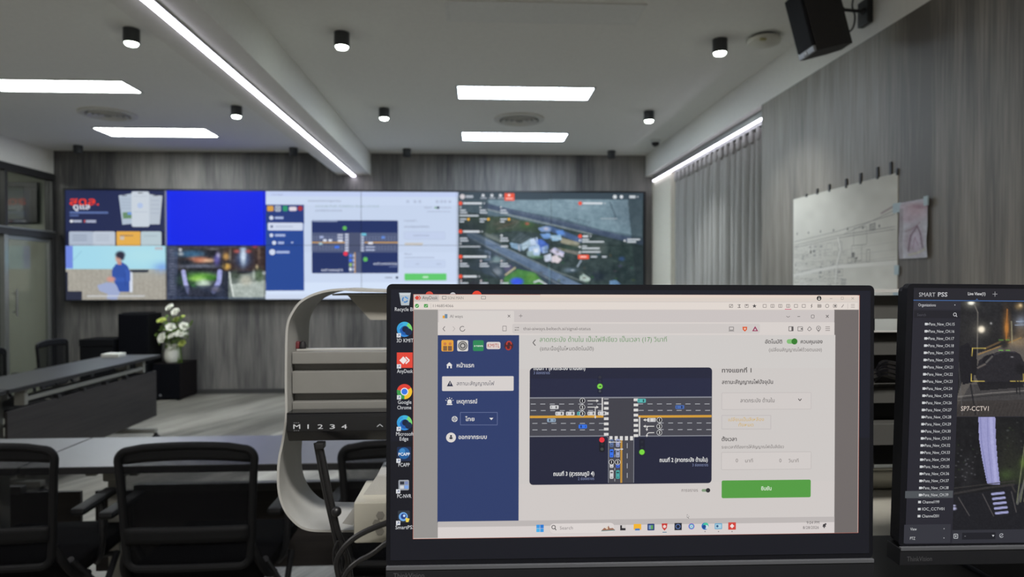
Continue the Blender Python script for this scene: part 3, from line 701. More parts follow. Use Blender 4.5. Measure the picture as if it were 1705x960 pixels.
# --- browser over four displays
def A2(x, y): return 430+x/4.8, 300+y/4.8
V.rect(442.5, 314, 763, 502, (202, 216, 240)); V.rect(442.5, 314, 763, 328, (194, 208, 242)); V.rect(506, 341, 763, 420, (198, 212, 236)); V.rect(442.5, 470, 763, 502, (212, 226, 248))
V.rect(442, 340.5, 506.5, 483.5, (38, 72, 148)); V.rect(442, 340.5, 506.5, 372, (36, 58, 122))
V.rrect(445, 342.5, 455.5, 351.5, 2, (214, 160, 70)); V.rrect(458, 342.5, 467.5, 352, 2, (190, 200, 215)); V.ring(462.7, 347.2, 2.6, 1.4, (90, 100, 125)); V.rrect(471, 342.5, 479, 351.5, 2, (46, 150, 105)); V.rrect(481.5, 344, 494, 351, 2, (222, 214, 224)); V.circ(500, 346.8, 4, (165, 52, 55))
for (cx, cy, r, x0, x1) in ((452, 362.5, 3.3, 458, 472), (452, 391.5, 3.0, 458, 475), (456.5, 404, 3.3, 463, 473), (453.5, 419.5, 4.8, 460, 482)):
    V.circ(cx, cy, r, (208, 218, 238)); V.rect(x0, cy-2, x1, cy+2, (165, 182, 222))
V.rrect(446, 370.5, 504.5, 383.5, 2, (206, 216, 236)); V.circ(452.5, 377, 2.2, (90, 105, 140)); V.rect(459, 376, 488, 378, (176, 188, 212)); V.poly([(484, 402.5), (489, 402.5), (486.5, 405.5)], (190, 205, 235))
V.text('SONI MAIN', 452, 325.5, 3, (150, 160, 190), x1=470); V.text('thai-aiways.beltech.ai/signal-status', 513, 335.5, 3.2, (120, 128, 150), x1=566)
for x in (679, 691, 699, 728, 735, 741, 749): V.ring(x, 335.5, 1.8, 0.8, (140, 150, 178), n=10)
V.text('ลาดกระบัง ด้านใน เป็นไฟสีเขียว เป็นเวลา (17) วินาที', 525, 344.5, 3, (130, 160, 160), x1=628); V.text('(ขณะนี้อยู่ในโหมดอัตโนมัติ)', 525, 351.5, 2.6, (118, 128, 155), x1=568)
V.text('อัตโนมัติ', 706, 346.5, 2.4, (120, 128, 155), x1=719); V.rrect(723, 344, 731, 347, 1.5, (130, 170, 150)); V.circ(729.5, 345.5, 2.3, (45, 60, 80)); V.text('ควบคุมเอง', 734, 346.5, 2.4, (120, 128, 155), x1=751); V.rect(711, 351.5, 750, 352.8, (165, 176, 202))
V.rrect(519, 366.5, 663, 454.5, 2, (35, 50, 100)); V.rect(519, 387, 663, 420, (82, 92, 124)); V.rect(580.5, 419, 602.5, 454.5, (82, 92, 124)); V.rect(580.5, 387, 600.5, 420, (76, 84, 112))
V.rect(519, 402.5, 576, 404.5, (205, 160, 80)); V.rect(607, 402.5, 663, 404.5, (205, 160, 80)); V.rect(590, 420, 592, 454.5, (200, 160, 110))
for k in range(7): V.rect(574.5, 389+k*4.4, 580.5, 391.8+k*4.4, (205, 212, 232)); V.rect(600.5, 389+k*4.4, 606, 391.8+k*4.4, (195, 204, 228))
for k in range(11):
    for yy in (394, 398, 410, 414): 
        x_ = 521+k*5.2
        if x_ < 571: V.rect(x_, yy, x_+2.6, yy+0.8, (140, 150, 180)); V.rect(x_+88, yy, x_+90.6, yy+0.8, (140, 150, 180))
for (x, y, w_, c_) in ((532, 394.5, 7, (165, 178, 215)), (538, 400, 6, (215, 222, 240)), (547, 400, 6, (215, 222, 240)), (563, 400.5, 8, (222, 226, 240)), (531, 405.5, 6, (160, 190, 205)), (557, 411, 8, (70, 120, 235)), (602, 390, 8, (110, 195, 220)), (635, 395, 6, (100, 140, 220)), (613, 404.5, 8, (225, 225, 232))):
    V.rrect(x, y-2, x+w_, y+2, 1.2, c_)
for k in range(4): V.rrect(581.5, 423+k*7.5, 586, 428+k*7.5, 1, ((90, 130, 225), (60, 110, 240), (150, 190, 110), (215, 225, 240))[k]); V.rrect(587.5, 423+k*7.5, 590, 428+k*7.5, 1, (165, 185, 225))
for yy in (391, 395.5, 400): V.rect(562, yy-1.2, 571, yy+1, (205, 212, 232))
for yy in (411, 416): V.rect(609, yy-1, 624, yy+1, (185, 196, 224))
V.circ(574, 379.5, 3.4, (100, 185, 90)); V.circ(608.5, 431.5, 3.6, (100, 190, 95)); V.circ(575.5, 422, 3.6, (230, 55, 80))
V.text('ถนนที่ 2 (ลาดกระบัง ด้านใน)', 622, 440.5, 3.4, (214, 222, 240), x1=661, bold=True); V.text('ถนนที่ 3 (สุวรรณภูมิ 4)', 535, 451, 3.4, (214, 222, 240), x1=570, bold=True); V.rect(648, 443, 661, 444.4, (110, 125, 170)); V.rect(521, 367, 562, 369, (150, 165, 195))
V.text('ทางแยกที่ 1', 673, 368.5, 2.6, (115, 122, 148), x1=694); V.text('สถานะสัญญาณไฟปัจจุบัน', 673, 378.5, 2.8, (112, 120, 146), x1=714); V.rrect(673, 386, 741, 398, 1, (194, 207, 234), (176, 190, 216), 0.5); V.text('ลาดกระบัง ด้านใน', 688, 393, 2.6, (125, 134, 160), x1=714)
V.rect(674, 404, 704, 408.5, (200, 196, 190)); V.text('ตั้งเวลา', 673, 424, 2.6, (115, 122, 150), x1=685); V.rect(673, 428, 723, 429.2, (160, 172, 198)); V.rrect(673, 433, 741, 445, 1, (196, 210, 236), (180, 194, 220), 0.5); V.text('นาที', 692, 440.5, 2.4, (130, 140, 165)); V.text('วินาที', 727, 440.5, 2.4, (130, 140, 165))
V.rrect(673.5, 455, 743.5, 466.5, 1.2, (96, 200, 108)); V.rect(704, 459.5, 713, 462.5, (190, 230, 200)); V.rect(641, 461, 653, 462.6, (140, 150, 172)); V.circ(661, 461.8, 2.2, (60, 75, 100))
V.rect(442, 490, 763, 502, (206, 218, 240))
# --- aerial view over four displays
def A3(x, y): return 750+x/5.015, 300+y/5.015
def aerial(cv):
    A = A3
    def pg(pts, c, a=1.0): cv.poly([A(*q) for q in pts], c, a)
    def ln(pts, w, c, a=1.0): cv.line([A(*q) for q in pts], w/5.015, c, a)
    def bl(x, y, rx, ry, c, a=.9, p=1.5): cv.blob(*A(x, y), rx/5.015, ry/5.015, c, a, p)
    cv.fill((52, 66, 66)); pg([(60, 100), (1600, 100), (1600, 500), (60, 250)], (88, 108, 120))
    pg([(300, 160), (1600, 150), (1600, 470), (1250, 410), (900, 310), (520, 245), (350, 215)], (118, 142, 154)); bl(1000, 200, 500, 70, (136, 160, 172), .6); bl(1500, 250, 160, 160, (86, 104, 116), .7)
    ln([(900, 175), (1590, 260)], 5, (100, 122, 134), .6); ln([(840, 215), (1600, 330)], 5, (102, 124, 138), .6); ln([(1330, 180), (1375, 290), (1380, 330)], 8, (60, 76, 88), .9); ln([(960, 340), (1010, 310), (1160, 350)], 5, (88, 106, 118), .8); ln([(1120, 390), (1170, 340)], 5, (88, 106, 118), .8); ln([(1040, 360), (1090, 320)], 5, (88, 106, 118), .8)
    ln([(300, 215), (520, 265), (820, 335), (1200, 425), (1600, 520)], 44, (70, 84, 106)); ln([(300, 240), (520, 295), (820, 365), (1180, 450)], 8, (146, 158, 160)); ln([(830, 400), (1080, 500)], 44, (72, 96, 136)); ln([(520, 255), (900, 340), (1250, 425)], 4, (128, 140, 155), .7)
    pg([(60, 300), (480, 300), (780, 380), (740, 440), (560, 420), (300, 450), (60, 440)], (58, 74, 60)); bl(640, 370, 60, 30, (66, 96, 58)); bl(450, 360, 110, 34, (72, 74, 62), .8); ln([(370, 370), (470, 320), (570, 345), (520, 395), (390, 405)], 6, (110, 112, 104), .7); ln([(380, 410), (560, 340)], 4, (130, 90, 80), .6); bl(640, 362, 18, 12, (190, 85, 75), .8)
    bl(130, 400, 140, 60, (42, 52, 56), .8); pg([(60, 440), (180, 440), (500, 600), (820, 760), (1100, 870), (800, 960), (60, 700)], (60, 74, 86)); ln([(170, 450), (330, 530), (520, 625), (700, 715), (900, 810), (1080, 900)], 62, (98, 118, 144)); ln([(170, 440), (520, 590), (880, 760), (1150, 860)], 6, (150, 160, 162), .8); ln([(190, 495), (520, 665), (800, 810), (1000, 920)], 6, (150, 160, 168), .8); ln([(180, 470), (520, 640), (850, 800)], 4, (70, 88, 108), .8)
    ln([(240, 580), (330, 600), (330, 660), (230, 660)], 8, (120, 138, 168), .8); bl(350, 470, 60, 20, (112, 122, 120), .8); ln([(290, 450), (420, 510)], 26, (118, 128, 124), .8)
    # buildings
    pg([(500, 510), (580, 430), (680, 480), (590, 530)], (66, 80, 84)); ln([(520, 500), (600, 440)], 4, (96, 108, 110)); ln([(550, 510), (630, 455)], 4, (96, 108, 110)); ln([(580, 520), (660, 470)], 4, (96, 108, 110))
    pg([(495, 520), (590, 535), (590, 590), (510, 560)], (140, 172, 200)); pg([(590, 535), (680, 480), (680, 540), (600, 590)], (166, 190, 206)); ln([(570, 540), (575, 590)], 10, (200, 190, 190), .8)
    pg([(650, 560), (720, 520), (760, 560), (740, 640), (660, 630)], (170, 196, 226)); pg([(680, 500), (760, 490), (820, 540), (810, 600), (760, 600), (740, 540)], (70, 105, 190)); pg([(660, 500), (700, 480), (720, 530), (680, 550)], (190, 208, 232)); ln([(720, 480), (724, 520)], 10, (185, 205, 235)); pg([(760, 560), (810, 540), (815, 600), (770, 610)], (150, 175, 215)); pg([(690, 570), (740, 565), (730, 600), (700, 600)], (214, 226, 240)); pg([(640, 590), (690, 590), (700, 650), (640, 630)], (140, 165, 170))
    pg([(730, 400), (800, 380), (850, 400), (830, 430), (760, 430)], (124, 152, 196)); bl(800, 405, 22, 12, (210, 200, 205), .8); pg([(880, 420), (940, 415), (955, 450), (900, 465)], (90, 135, 205)); pg([(750, 450), (830, 440), (850, 480), (780, 490)], (110, 150, 205)); pg([(830, 460), (920, 455), (930, 500), (850, 505)], (140, 178, 205)); ln([(840, 470), (930, 490)], 8, (190, 205, 215), .8)
    pg([(830, 590), (870, 560), (950, 600), (940, 640), (880, 620)], (205, 200, 222)); pg([(840, 640), (880, 620), (930, 660), (900, 690), (840, 680)], (222, 212, 218)); pg([(780, 630), (840, 610), (850, 670), (790, 680)], (196, 204, 222)); ln([(870, 570), (945, 605)], 8, (130, 150, 200), .8); bl(720, 640, 60, 14, (84, 120, 84), .8)
    pg([(930, 480), (1080, 520), (1070, 560), (920, 520)], (150, 148, 128)); pg([(900, 560), (1090, 600), (1080, 630), (900, 580)], (140, 136, 128), .8); bl(1000, 560, 90, 22, (56, 78, 62), .7)
    bl(1180, 560, 110, 60, (68, 82, 78), .8); bl(1240, 570, 60, 50, (84, 94, 90), .7); bl(1450, 620, 160, 80, (40, 56, 54), .8); bl(1430, 655, 26, 18, (58, 84, 130)); bl(1400, 780, 160, 80, (36, 50, 52), .8); bl(1230, 800, 60, 40, (36, 46, 58), .8); pg([(1080, 800), (1110, 780), (1170, 820), (1150, 850), (1080, 830)], (176, 196, 190)); pg([(1330, 840), (1380, 830), (1420, 870), (1330, 870)], (106, 140, 176)); bl(1000, 750, 60, 20, (110, 130, 150), .7); ln([(1060, 720), (1090, 670)], 8, (190, 205, 225)); bl(1020, 750, 16, 6, (205, 215, 225))
    bl(130, 620, 110, 90, (46, 60, 56), .8); bl(390, 660, 50, 30, (120, 145, 150)); ln([(330, 680), (450, 670)], 6, (160, 170, 170), .7); bl(390, 760, 40, 40, (140, 150, 160), .8); pg([(440, 730), (500, 700), (530, 730), (470, 780)], (84, 84, 110)); ln([(460, 790), (540, 730)], 12, (200, 190, 150))
    pg([(450, 810), (560, 740), (700, 770), (790, 860), (700, 960), (420, 960)], (72, 128, 66)); bl(680, 810, 50, 34, (98, 150, 70), .8); bl(555, 845, 58, 34, (60, 92, 226), 1, 3); ln([(700, 850), (740, 835), (800, 870)], 14, (205, 214, 220)); bl(170, 860, 90, 40, (52, 48, 56), .8); ln([(350, 760), (440, 850)], 10, (50, 60, 62)); ln([(820, 700), (830, 870)], 4, (100, 160, 170), .5)
    for k in range(50):
        r_ = cv.rng; bl(r_.uniform(80, 1580), r_.uniform(560, 950), r_.uniform(8, 22), r_.uniform(6, 14), (r_.uniform(40, 100), r_.uniform(60, 110), r_.uniform(50, 110)), .55)
    cv.noise(2.4, 8, seed=1); cv.noise(7, 9, seed=6)
    pg([(0, 90), (1640, 90), (1640, 162), (0, 160)], (60, 74, 84)); pg([(1480, 160), (1640, 160), (1640, 960), (1560, 960)], (30, 40, 44), .5); pg([(0, 160), (320, 160), (250, 960), (0, 960)], (38, 48, 52), .4)
V.grid(763, 314, 1071, 503, 1.15, aerial)
def T3(x0, y, x1, h=12, c=(196, 204, 212)):
    a, b_ = A3(x0, y), A3(x1, y); V.rect(a[0], a[1]-h/10.03, b_[0], b_[1]+h/10.03, c)
for x in (100,): V.circ(*A3(x, 136), 4.2, (208, 202, 206)); T3(128, 136, 190, 22, (170, 178, 188))
for x in (273, 346, 418): V.circ(*A3(x, 126), 2.6, (205, 210, 216)); T3(x-24, 148, x+30, 10, (160, 168, 178))
V.rect(*A3(452, 108), *A3(534, 170), (236, 88, 60)); V.circ(*A3(490, 124), 2.2, (250, 210, 200)); T3(462, 152, 522, 9, (250, 200, 190))
V.circ(*A3(1373, 138), 3.2, (214, 220, 224)); V.circ(*A3(1428, 138), 2.8, (220, 224, 230)); T3(1494, 138, 1545, 22, (200, 206, 212)); T3(1560, 138, 1568, 12)
for (x, y, x1) in ((84, 192, 262), (84, 427, 244), (84, 637, 304), (84, 802, 220), (1083, 192, 1270), (1083, 467, 1150)):
    V.circ(*A3(x, y), 3.2, (234, 84, 58)); T3(x+22, y, x1, 16, (214, 220, 226)); V.circ(x=A3(x1+20, y)[0], y=A3(x1+20, y)[1], r=1.2, c=(190, 196, 204))
for x in (78, 245, 416):
    for (y, w_) in ((250, 50), (270, 62), (324, 56), (345, 36), (484, 62), (504, 70), (696, 62), (716, 78), (858, 70)):
        if y in (484, 504) and x == 245: continue
        T3(x, y, x+w_, 11, (196, 204, 214))
    V.circ(*A3(x+6, 225), 1.4, (205, 210, 215)); V.circ(*A3(x+72, 325), 2.2, (232, 178, 62)); V.circ(*A3(x+10, 672), 1.6, (200, 190, 195)); V.circ(*A3(x+10, 838), 1.6, (200, 190, 195))
T3(74, 553, 250, 9); T3(420, 551, 480, 13); T3(74, 295, 234, 13); V.circ(*A3(427, 461), 2, (205, 210, 216)); V.circ(*A3(84, 528), 1.5, (205, 210, 216))
for (x, y, x1) in ((1098, 494, 1156), (1098, 513, 1282), (1098, 549, 1140), (1098, 568, 1245), (1098, 597, 1252), (1476, 494, 1582), (1476, 514, 1550)): T3(x, y, x1, 12, (200, 208, 214))
for (x, y) in ((1080, 502), (1080, 556), (1080, 600), (1455, 504)): V.circ(*A3(x, y), 1.7, (214, 218, 222))
V.rrect(*A3(1065, 622), *A3(1156, 656), 1, (240, 92, 66)); T3(1085, 638, 1135, 10, (250, 210, 200)); T3(1172, 638, 1224, 12); T3(1266, 638, 1304, 12); T3(1256, 320, 1392, 8, (160, 172, 180))

M_vscreen = color_mat('display_light', 1.0, 0.35); M_bez = mat('thin_black_bezel', (20, 22, 28), 0.4)
dlab = {(0, 0): 'wall display showing orange lettering, phones and cards on dark blue', (0, 1): 'wall display below the orange-lettered page, showing a seated speaker in a blue jacket',
        (1, 0): 'wall display filled with plain bright blue', (1, 1): 'wall display below the plain blue one, showing a mosaic of night camera views',
        (2, 0): 'upper wall display next to the plain blue one, with the web page logos', (2, 1): 'lower wall display with the navy sidebar foot and lower half of the traffic map',
        (3, 0): 'upper wall display with the pale half of the web page, next to the aerial view', (3, 1): 'lower wall display with the green button of the web page',
        (4, 0): 'upper wall display of the aerial view with the small orange tab in its top bar', (4, 1): 'lower wall display of the aerial view, with the long road and green field',
        (5, 0): 'upper wall display at the curtain end, aerial view with pale open fields', (5, 1): 'lower wall display at the curtain end, with the small orange button on the aerial view'}
for (i, j), lb in dlab.items():
    x0, z1 = VX0+i*VW, VZ-j*VH
    t = thing('wall_display', lb, 'screen', (x0+VW/2, BY, z1-VH/2), 'displays of the video wall')
    e = 0.0005
    obj('casing', bx((x0+e, VY+0.004, z1-VH+e), (x0+VW-e, BY-0.001, z1-e), 0.002), M_bez, t)
    f = B(); w_ = 0.0018; y0, y1 = VY-0.009, VY+0.004
    for lo, hi in (((x0+e, y0, z1-VH+e), (x0+w_, y1, z1-e)), ((x0+VW-w_, y0, z1-VH+e), (x0+VW-e, y1, z1-e)), ((x0+w_, y0, z1-w_), (x0+VW-w_, y1, z1-e)), ((x0+w_, y0, z1-VH+e), (x0+VW-w_, y1, z1-VH+w_))): box(f, lo, hi)
    obj('bezel', f, M_bez, t)
    V.build('screen_image', M_vscreen, t, clip=(i*VW+w_, j*VH+w_, (i+1)*VW-w_, (j+1)*VH-w_))
# slim black border round the whole wall
f = B()
for lo, hi in (((VX0-0.022, VY-0.012, VZ-2*VH-0.02), (VX0, BY-0.001, VZ+0.02)), ((VX0+6*VW, VY-0.012, VZ-2*VH-0.02), (VX0+6*VW+0.022, BY-0.001, VZ+0.02)), ((VX0, VY-0.012, VZ), (VX0+6*VW, BY-0.001, VZ+0.02)), ((VX0, VY-0.012, VZ-2*VH-0.02), (VX0+6*VW, BY-0.001, VZ-2*VH))): box(f, lo, hi, 0.003)
tag(obj('display_surround', f, M_bez), 'slim black frame around the whole video wall', 'frame')

# ================================================================== TABLES
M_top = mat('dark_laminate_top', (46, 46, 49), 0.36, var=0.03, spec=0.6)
M_top_lit = mat('laminate_top_lit', (98, 100, 104), 0.34, var=0.03, spec=0.9)  # same laminate coloured paler, painting in the reflected ceiling lights
M_edge = mat('black_edge_band', (28, 28, 30), 0.5)
M_modesty = wood('dark_wood_modesty', (30, 27, 27), (50, 46, 45), 'x', 1.2, 0.7)
M_leg = mat('silver_grey_leg', (142, 142, 136), 0.45, 0.25, var=0.02)
M_rub = mat('black_rubber', (18, 18, 20), 0.6)
def make_table(label, L, group, m_top=None, cross=False):
    """local frame: length along x, modesty panel towards +y, origin on the floor at the centre"""
    W = 0.46
    t = thing('training_table', label, 'table', (0, 0, 0), group)
    tp = obj('table_top', bx((-L/2, -W/2, 0.7465), (L/2, W/2, 0.75), 0.001), m_top or M_top, t)
    obj('edge_band', bx((-L/2+0.0005, -W/2+0.0005, 0.722), (L/2-0.0005, W/2-0.0005, 0.7464), 0.002), M_edge, tp)
    for s in (-1, 1):
        x = s*(L/2-0.22)
        f = B(); box(f, (x-0.022, -0.03, 0.115), (x+0.022, 0.03, 0.66), 0.006); box(f, (x-0.027, -0.29, 0.075), (x+0.027, 0.29, 0.115), 0.008)
        lg = obj('leg', f, M_leg, t)
        for q in (-1, 1):
            y = q*0.285; g = B()
            M = Matrix.Translation((x, y, 0.03)) @ Matrix.Rotation(PI/2, 4, 'Y')
            lathe(g, [(0, -0.022), (0.028, -0.022), (0.03, -0.018), (0.03, -0.006), (0.024, -0.004), (0.024, 0.004), (0.03, 0.006), (0.03, 0.018), (0.028, 0.022), (0, 0.022)], (0, 0, 0), 20, M)
            box(g, (x-0.008, y-0.016, 0.03), (x+0.008, y+0.016, 0.076), 0.004)
            obj('caster', g, M_rub, lg)
        br = B(); box(br, (x-0.02, -0.18, 0.70), (x+0.02, 0.19, 0.722), 0.004); box(br, (x-0.018, 0.12, 0.612), (x+0.018, 0.19, 0.70), 0.006); box(br, (x-0.03, -0.05, 0.64), (x+0.03, 0.05, 0.70), 0.006)
        obj('bracket', br, M_leg, t)
    if not cross:
        f = B(); box(f, (-L/2+0.22, 0.155, 0.636), (L/2-0.22, 0.185, 0.666), 0.006); obj('cross_bar', f, M_leg, t)
    f = B(); box(f, (-L/2+0.22, 0.12 if cross else -0.02, 0.54 if cross else 0.575), (L/2-0.22, 0.16 if cross else 0.03, 0.575 if cross else 0.635), 0.006); obj('beam', f, mat('grey_beam', (70, 70, 70), 0.5), t)
    obj('modesty_panel', bx((-L/2+0.03, 0.186, 0.19), (L/2-0.02, 0.204, 0.532 if cross else 0.605), 0.002), M_modesty, t)
    for k in range(0 if cross else 4):
        x = -0.45+k*0.3; obj('clip', bx((x-0.02, 0.17, 0.598), (x+0.02, 0.208, 0.628), 0.004), M_rub, t)
    return t
tA = make_table('dark folding table standing lengthwise before the door wall, nearer the vase', 1.98, 'folding tables standing lengthwise')
tA.location = (-3.155, 5.27, 0); tA.rotation_euler = (0, 0, -PI/2)
tA2 = make_table('dark folding table continuing the long row, cut off by the frame edge', 1.22, 'folding tables standing lengthwise')
tA2.location = (-3.155, 3.65, 0); tA2.rotation_euler = (0, 0, -PI/2)
tB = make_table('dark folding table across the room behind the black mesh chairs, right of the seam', 1.8, 'folding tables standing crosswise', M_top_lit, True)
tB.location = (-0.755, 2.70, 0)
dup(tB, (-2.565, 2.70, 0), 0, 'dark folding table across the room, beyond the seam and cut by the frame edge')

# ================================================================== CHAIRS
M_chf = mat('black_chair_plastic', (15, 16, 18), 0.6, var=0.03, spec=0.2)
M_seat = mat('black_seat_fabric', (11, 11, 13), 0.9, spec=0.1, bump=0.4, bscale=700)
M_chr = mat('dark_chair_tube', (44, 45, 48), 0.4, 0.5)
def mesh_fabric():
    m = bpy.data.materials.new('black_mesh_fabric'); m.use_nodes = True; nt = m.node_tree; b = nt.nodes['Principled BSDF']
    b.inputs['Base Color'].default_value = lin((14, 15, 18))+(1,); b.inputs['Roughness'].default_value = 0.9; b.inputs['Specular IOR Level'].default_value = 0.1
    tc = nt.nodes.new('ShaderNodeTexCoord'); w = nt.nodes.new('ShaderNodeTexChecker'); w.inputs['Scale'].default_value = 420
    w.inputs['Color1'].default_value = (0.68,)*3+(1,); w.inputs['Color2'].default_value = (0.32,)*3+(1,)
    nt.links.new(tc.outputs['Object'], w.inputs[0]); nt.links.new(w.outputs['Color'], b.inputs['Alpha']); return m
M_mesh = mesh_fabric()
def make_chair(label, group):
    """local frame: sitter faces +y, back panel at about y=0"""
    t = thing('mesh_chair', label, 'chair', (0, 0, 0), group)
    def bow(x, z): return -0.03+0.16*(x*x)+0.05*(z-0.5)*-1.0-0.02
    def outl(z): return 0.20+0.028*(z-0.5)/0.38
    pts = []
    top, bot = 0.885, 0.50
    hw = lambda z: 0.192+0.020*(z-bot)/(top-bot)
    ring = []
    r = 0.035
    for i in range(9): ring.append((-hw(bot+r)+(hw(bot+r)-r)*0 + (0), bot+r) if False else None)
    ring = []
    def corner(cx, cz, a0, rr):
        for i in range(7):
            a = math.radians(a0+i*15); ring.append((cx+rr*math.cos(a), cz+rr*math.sin(a)))
    corner(hw(top)-r, top-r, 0, r)
    for i in range(1, 8): x = (hw(top)-r)*(1-2*i/8); ring.append((x, top+0.014*(1-(x/hw(top))**2)))
    corner(-hw(top)+r, top-r, 90, r)
    for i in range(1, 6): z = top-r-(top-bot-2*r)*i/6; ring.append((-hw(z), z))
    corner(-hw(bot)+r, bot+r, 180, r)
    for i in range(1, 8): x = -(hw(bot)-r)*(1-2*i/8); ring.append((x, bot))
    corner(hw(bot)-r, bot+r, 270, r)
    for i in range(1, 6): z = bot+r+(top-bot-2*r)*i/6; ring.append((hw(z), z))
    path = [Vector((x, bow(x, z), z)) for x, z in ring]
    f = tube(B(), path, 0.0125, 10, closed=True)
    obj('back_frame', f, M_chf, t)
    g = B(); n = 14; rows = []
    for j in range(n+1):
        z = bot+0.01+(top-bot-0.012)*j/n; h_ = hw(z)-0.008
        rows.append([g.verts.new((h_*(2*i/n-1), bow(h_*(2*i/n-1), z), z)) for i in range(n+1)])
    for A_, C_ in zip(rows, rows[1:]):
        for i in range(n): g.faces.new((A_[i], A_[i+1], C_[i+1], C_[i]))
    mp_ = obj('mesh_back', g, M_mesh, t); sd = mp_.modifiers.new('thick', 'SOLIDIFY'); sd.thickness = 0.002
    for nm, za, zb_, off in (('top_rail', top-0.045, top-0.004, -0.004), ('lumbar_band', 0.585, 0.635, -0.014)):
        g = B(); rw = []
        for z in np.linspace(za, zb_, 4):
            h_ = hw(z)-0.006; rw.append([g.verts.new((h_*(2*i/12-1), bow(h_*(2*i/12-1), z)+off, z+(0.012*(1-(2*i/12-1)**2) if nm == 'top_rail' else 0))) for i in range(13)])
        for A_, C_ in zip(rw, rw[1:]):
            for i in range(12): g.faces.new((A_[i], A_[i+1], C_[i+1], C_[i]))
        q_ = obj(nm, g, M_chf, t); sd = q_.modifiers.new('thick', 'SOLIDIFY'); sd.thickness = 0.012
    obj('seat', bx((-0.225, 0.03, 0.42), (0.225, 0.47, 0.475), 0.024), M_seat, t)
    obj('seat_pan', bx((-0.20, 0.05, 0.400), (0.20, 0.45, 0.4195), 0.008), M_chf, t)
    for s in (-1, 1):
        x = s*0.265
        a = B(); box(a, (x-0.024, -0.04, 0.655), (x+0.024, 0.20, 0.682), 0.012)
        ar = obj('armrest', a, M_chf, t)
        obj('arm_support', tube(B(), smooth_path([(x, 0.12, 0.656), (x, 0.13, 0.56), (s*0.245, 0.16, 0.46), (s*0.21, 0.2, 0.41)]), 0.011), M_chr, ar)
        obj('back_upright', tube(B(), smooth_path([(s*0.195, -0.035, 0.56), (s*0.215, -0.02, 0.50), (s*0.225, 0.03, 0.44), (s*0.22, 0.12, 0.405)]), 0.013), M_chf, t)
        fl = obj('leg', tube(B(), smooth_path([(s*0.225, 0.0, 0.50), (s*0.235, 0.14, 0.36), (s*0.25, 0.34, 0.16), (s*0.252, 0.42, 0.065)]), 0.0115), M_chr, t)
        rl = obj('leg', tube(B(), smooth_path([(s*0.235, 0.30, 0.405), (s*0.245, 0.14, 0.27), (s*0.26, -0.03, 0.10), (s*0.262, -0.06, 0.065)]), 0.0115), M_chr, t)
        for par, cx, cy in ((fl, s*0.252, 0.42), (rl, s*0.262, -0.06)):
            M = Matrix.Translation((cx, cy, 0.03)) @ Matrix.Rotation(PI/2, 4, 'Y')
            c_ = lathe(B(), [(0, -0.018), (0.026, -0.018), (0.03, -0.013), (0.03, 0.013), (0.026, 0.018), (0, 0.018)], (0, 0, 0), 18, M); box(c_, (cx-0.013, cy-0.013, 0.03), (cx+0.013, cy+0.013, 0.078), 0.004)
            obj('caster', c_, M_rub, par)
    obj('seat_rail', tube(B(), [(-0.23, 0.30, 0.398), (0.23, 0.30, 0.398)], 0.01), M_chr, t)
    return t
c0 = make_chair('black mesh chair seen whole from behind at the crosswise table', 'mesh chairs at the crosswise tables')
c0.location = (-0.932, 2.22, 0); c0.rotation_euler = (0, 0, 0.02)
dup(c0, (-1.575, 2.24, 0), 0.06, 'black mesh chair beside the whole one, cut off by the frame edge')
dup(c0, (-0.228, 2.21, 0), -0.03, 'black mesh chair at the crosswise table, mostly hidden behind the main monitor')
dup(c0, (-3.75, 6.13, 0), -PI/2, 'black chair tucked behind the long table, its back against the grey glass door', 'chairs behind the long table')
dup(c0, (-3.75, 5.32, 0), -PI/2, 'black chair behind the long table, cut off by the frame edge', 'chairs behind the long table')

# ================================================================== AUDIO BOXES AND VASE IN THE FAR CORNER
M_cab = mat('black_cabinet', (13, 14, 18), 0.65, spec=0.15, var=0.05); M_cab2 = mat('black_brown_cabinet', (20, 16, 17), 0.6, spec=0.2, var=0.08)
def yawbox(x, y, ang): return Matrix.Translation((x, y, 0)) @ Matrix.Rotation(ang, 4, 'Z')
t = thing('subwoofer', 'black subwoofer box on the floor carrying the white vase', 'subwoofer', (-3.72, 8.3, 0))
M = yawbox(-3.57, 8.11, math.radians(-4))
obj('cabinet', box(B(), (-0.335, 0.012, 0.012), (0.0, 0.42, 0.44), 0.006, M), M_cab2, t)
obj('front_grille', box(B(), (-0.33, 0.0, 0.02), (-0.004, 0.012, 0.432), 0.004, M), mat('black_speaker_cloth', (11, 12, 18), 0.95, spec=0.1, bump=0.4, bscale=800), t)
obj('badge', lathe(B(), [(0, 0), (0.014, 0), (0.014, 0.004), (0, 0.004)], M @ Vector((-0.235, 0.0, 0.06)), 20, Matrix.Rotation(PI/2, 4, 'X')), mat('grey_badge', (120, 122, 126), 0.4), t)
f = B()
for qx in (-0.30, -0.03):
    for qy in (0.04, 0.38): box(f, (qx-0.02, qy-0.02, 0.0), (qx+0.02, qy+0.02, 0.0125), 0.003, M)
obj('feet', f, M_rub, t)
t = thing('cabinet_speaker', 'tall black loudspeaker standing behind the long table, beside the vase', 'loudspeaker', (-4.0, 8.25, 0))
M = yawbox(-4.09, 8.06, 0)
obj('base_cabinet', box(B(), (-0.165, 0.0, 0.0), (0.165, 0.40, 0.44), 0.006, M), M_cab, t)
obj('cabinet', box(B(), (-0.178, 0.012, 0.4405), (0.178, 0.36, 1.042), 0.012, M), M_cab, t)
obj('front_grille', box(B(), (-0.168, 0.0, 0.46), (0.168, 0.012, 1.025), 0.006, M), MATS['black_speaker_cloth'], t)
obj('top_lip', box(B(), (-0.15, 0.05, 1.0421), (0.13, 0.30, 1.055), 0.005, M), M_cab, t)
t = thing('equipment_case', 'low black equipment case beside the tall black loudspeaker', 'case', (-4.40, 8.2, 0))
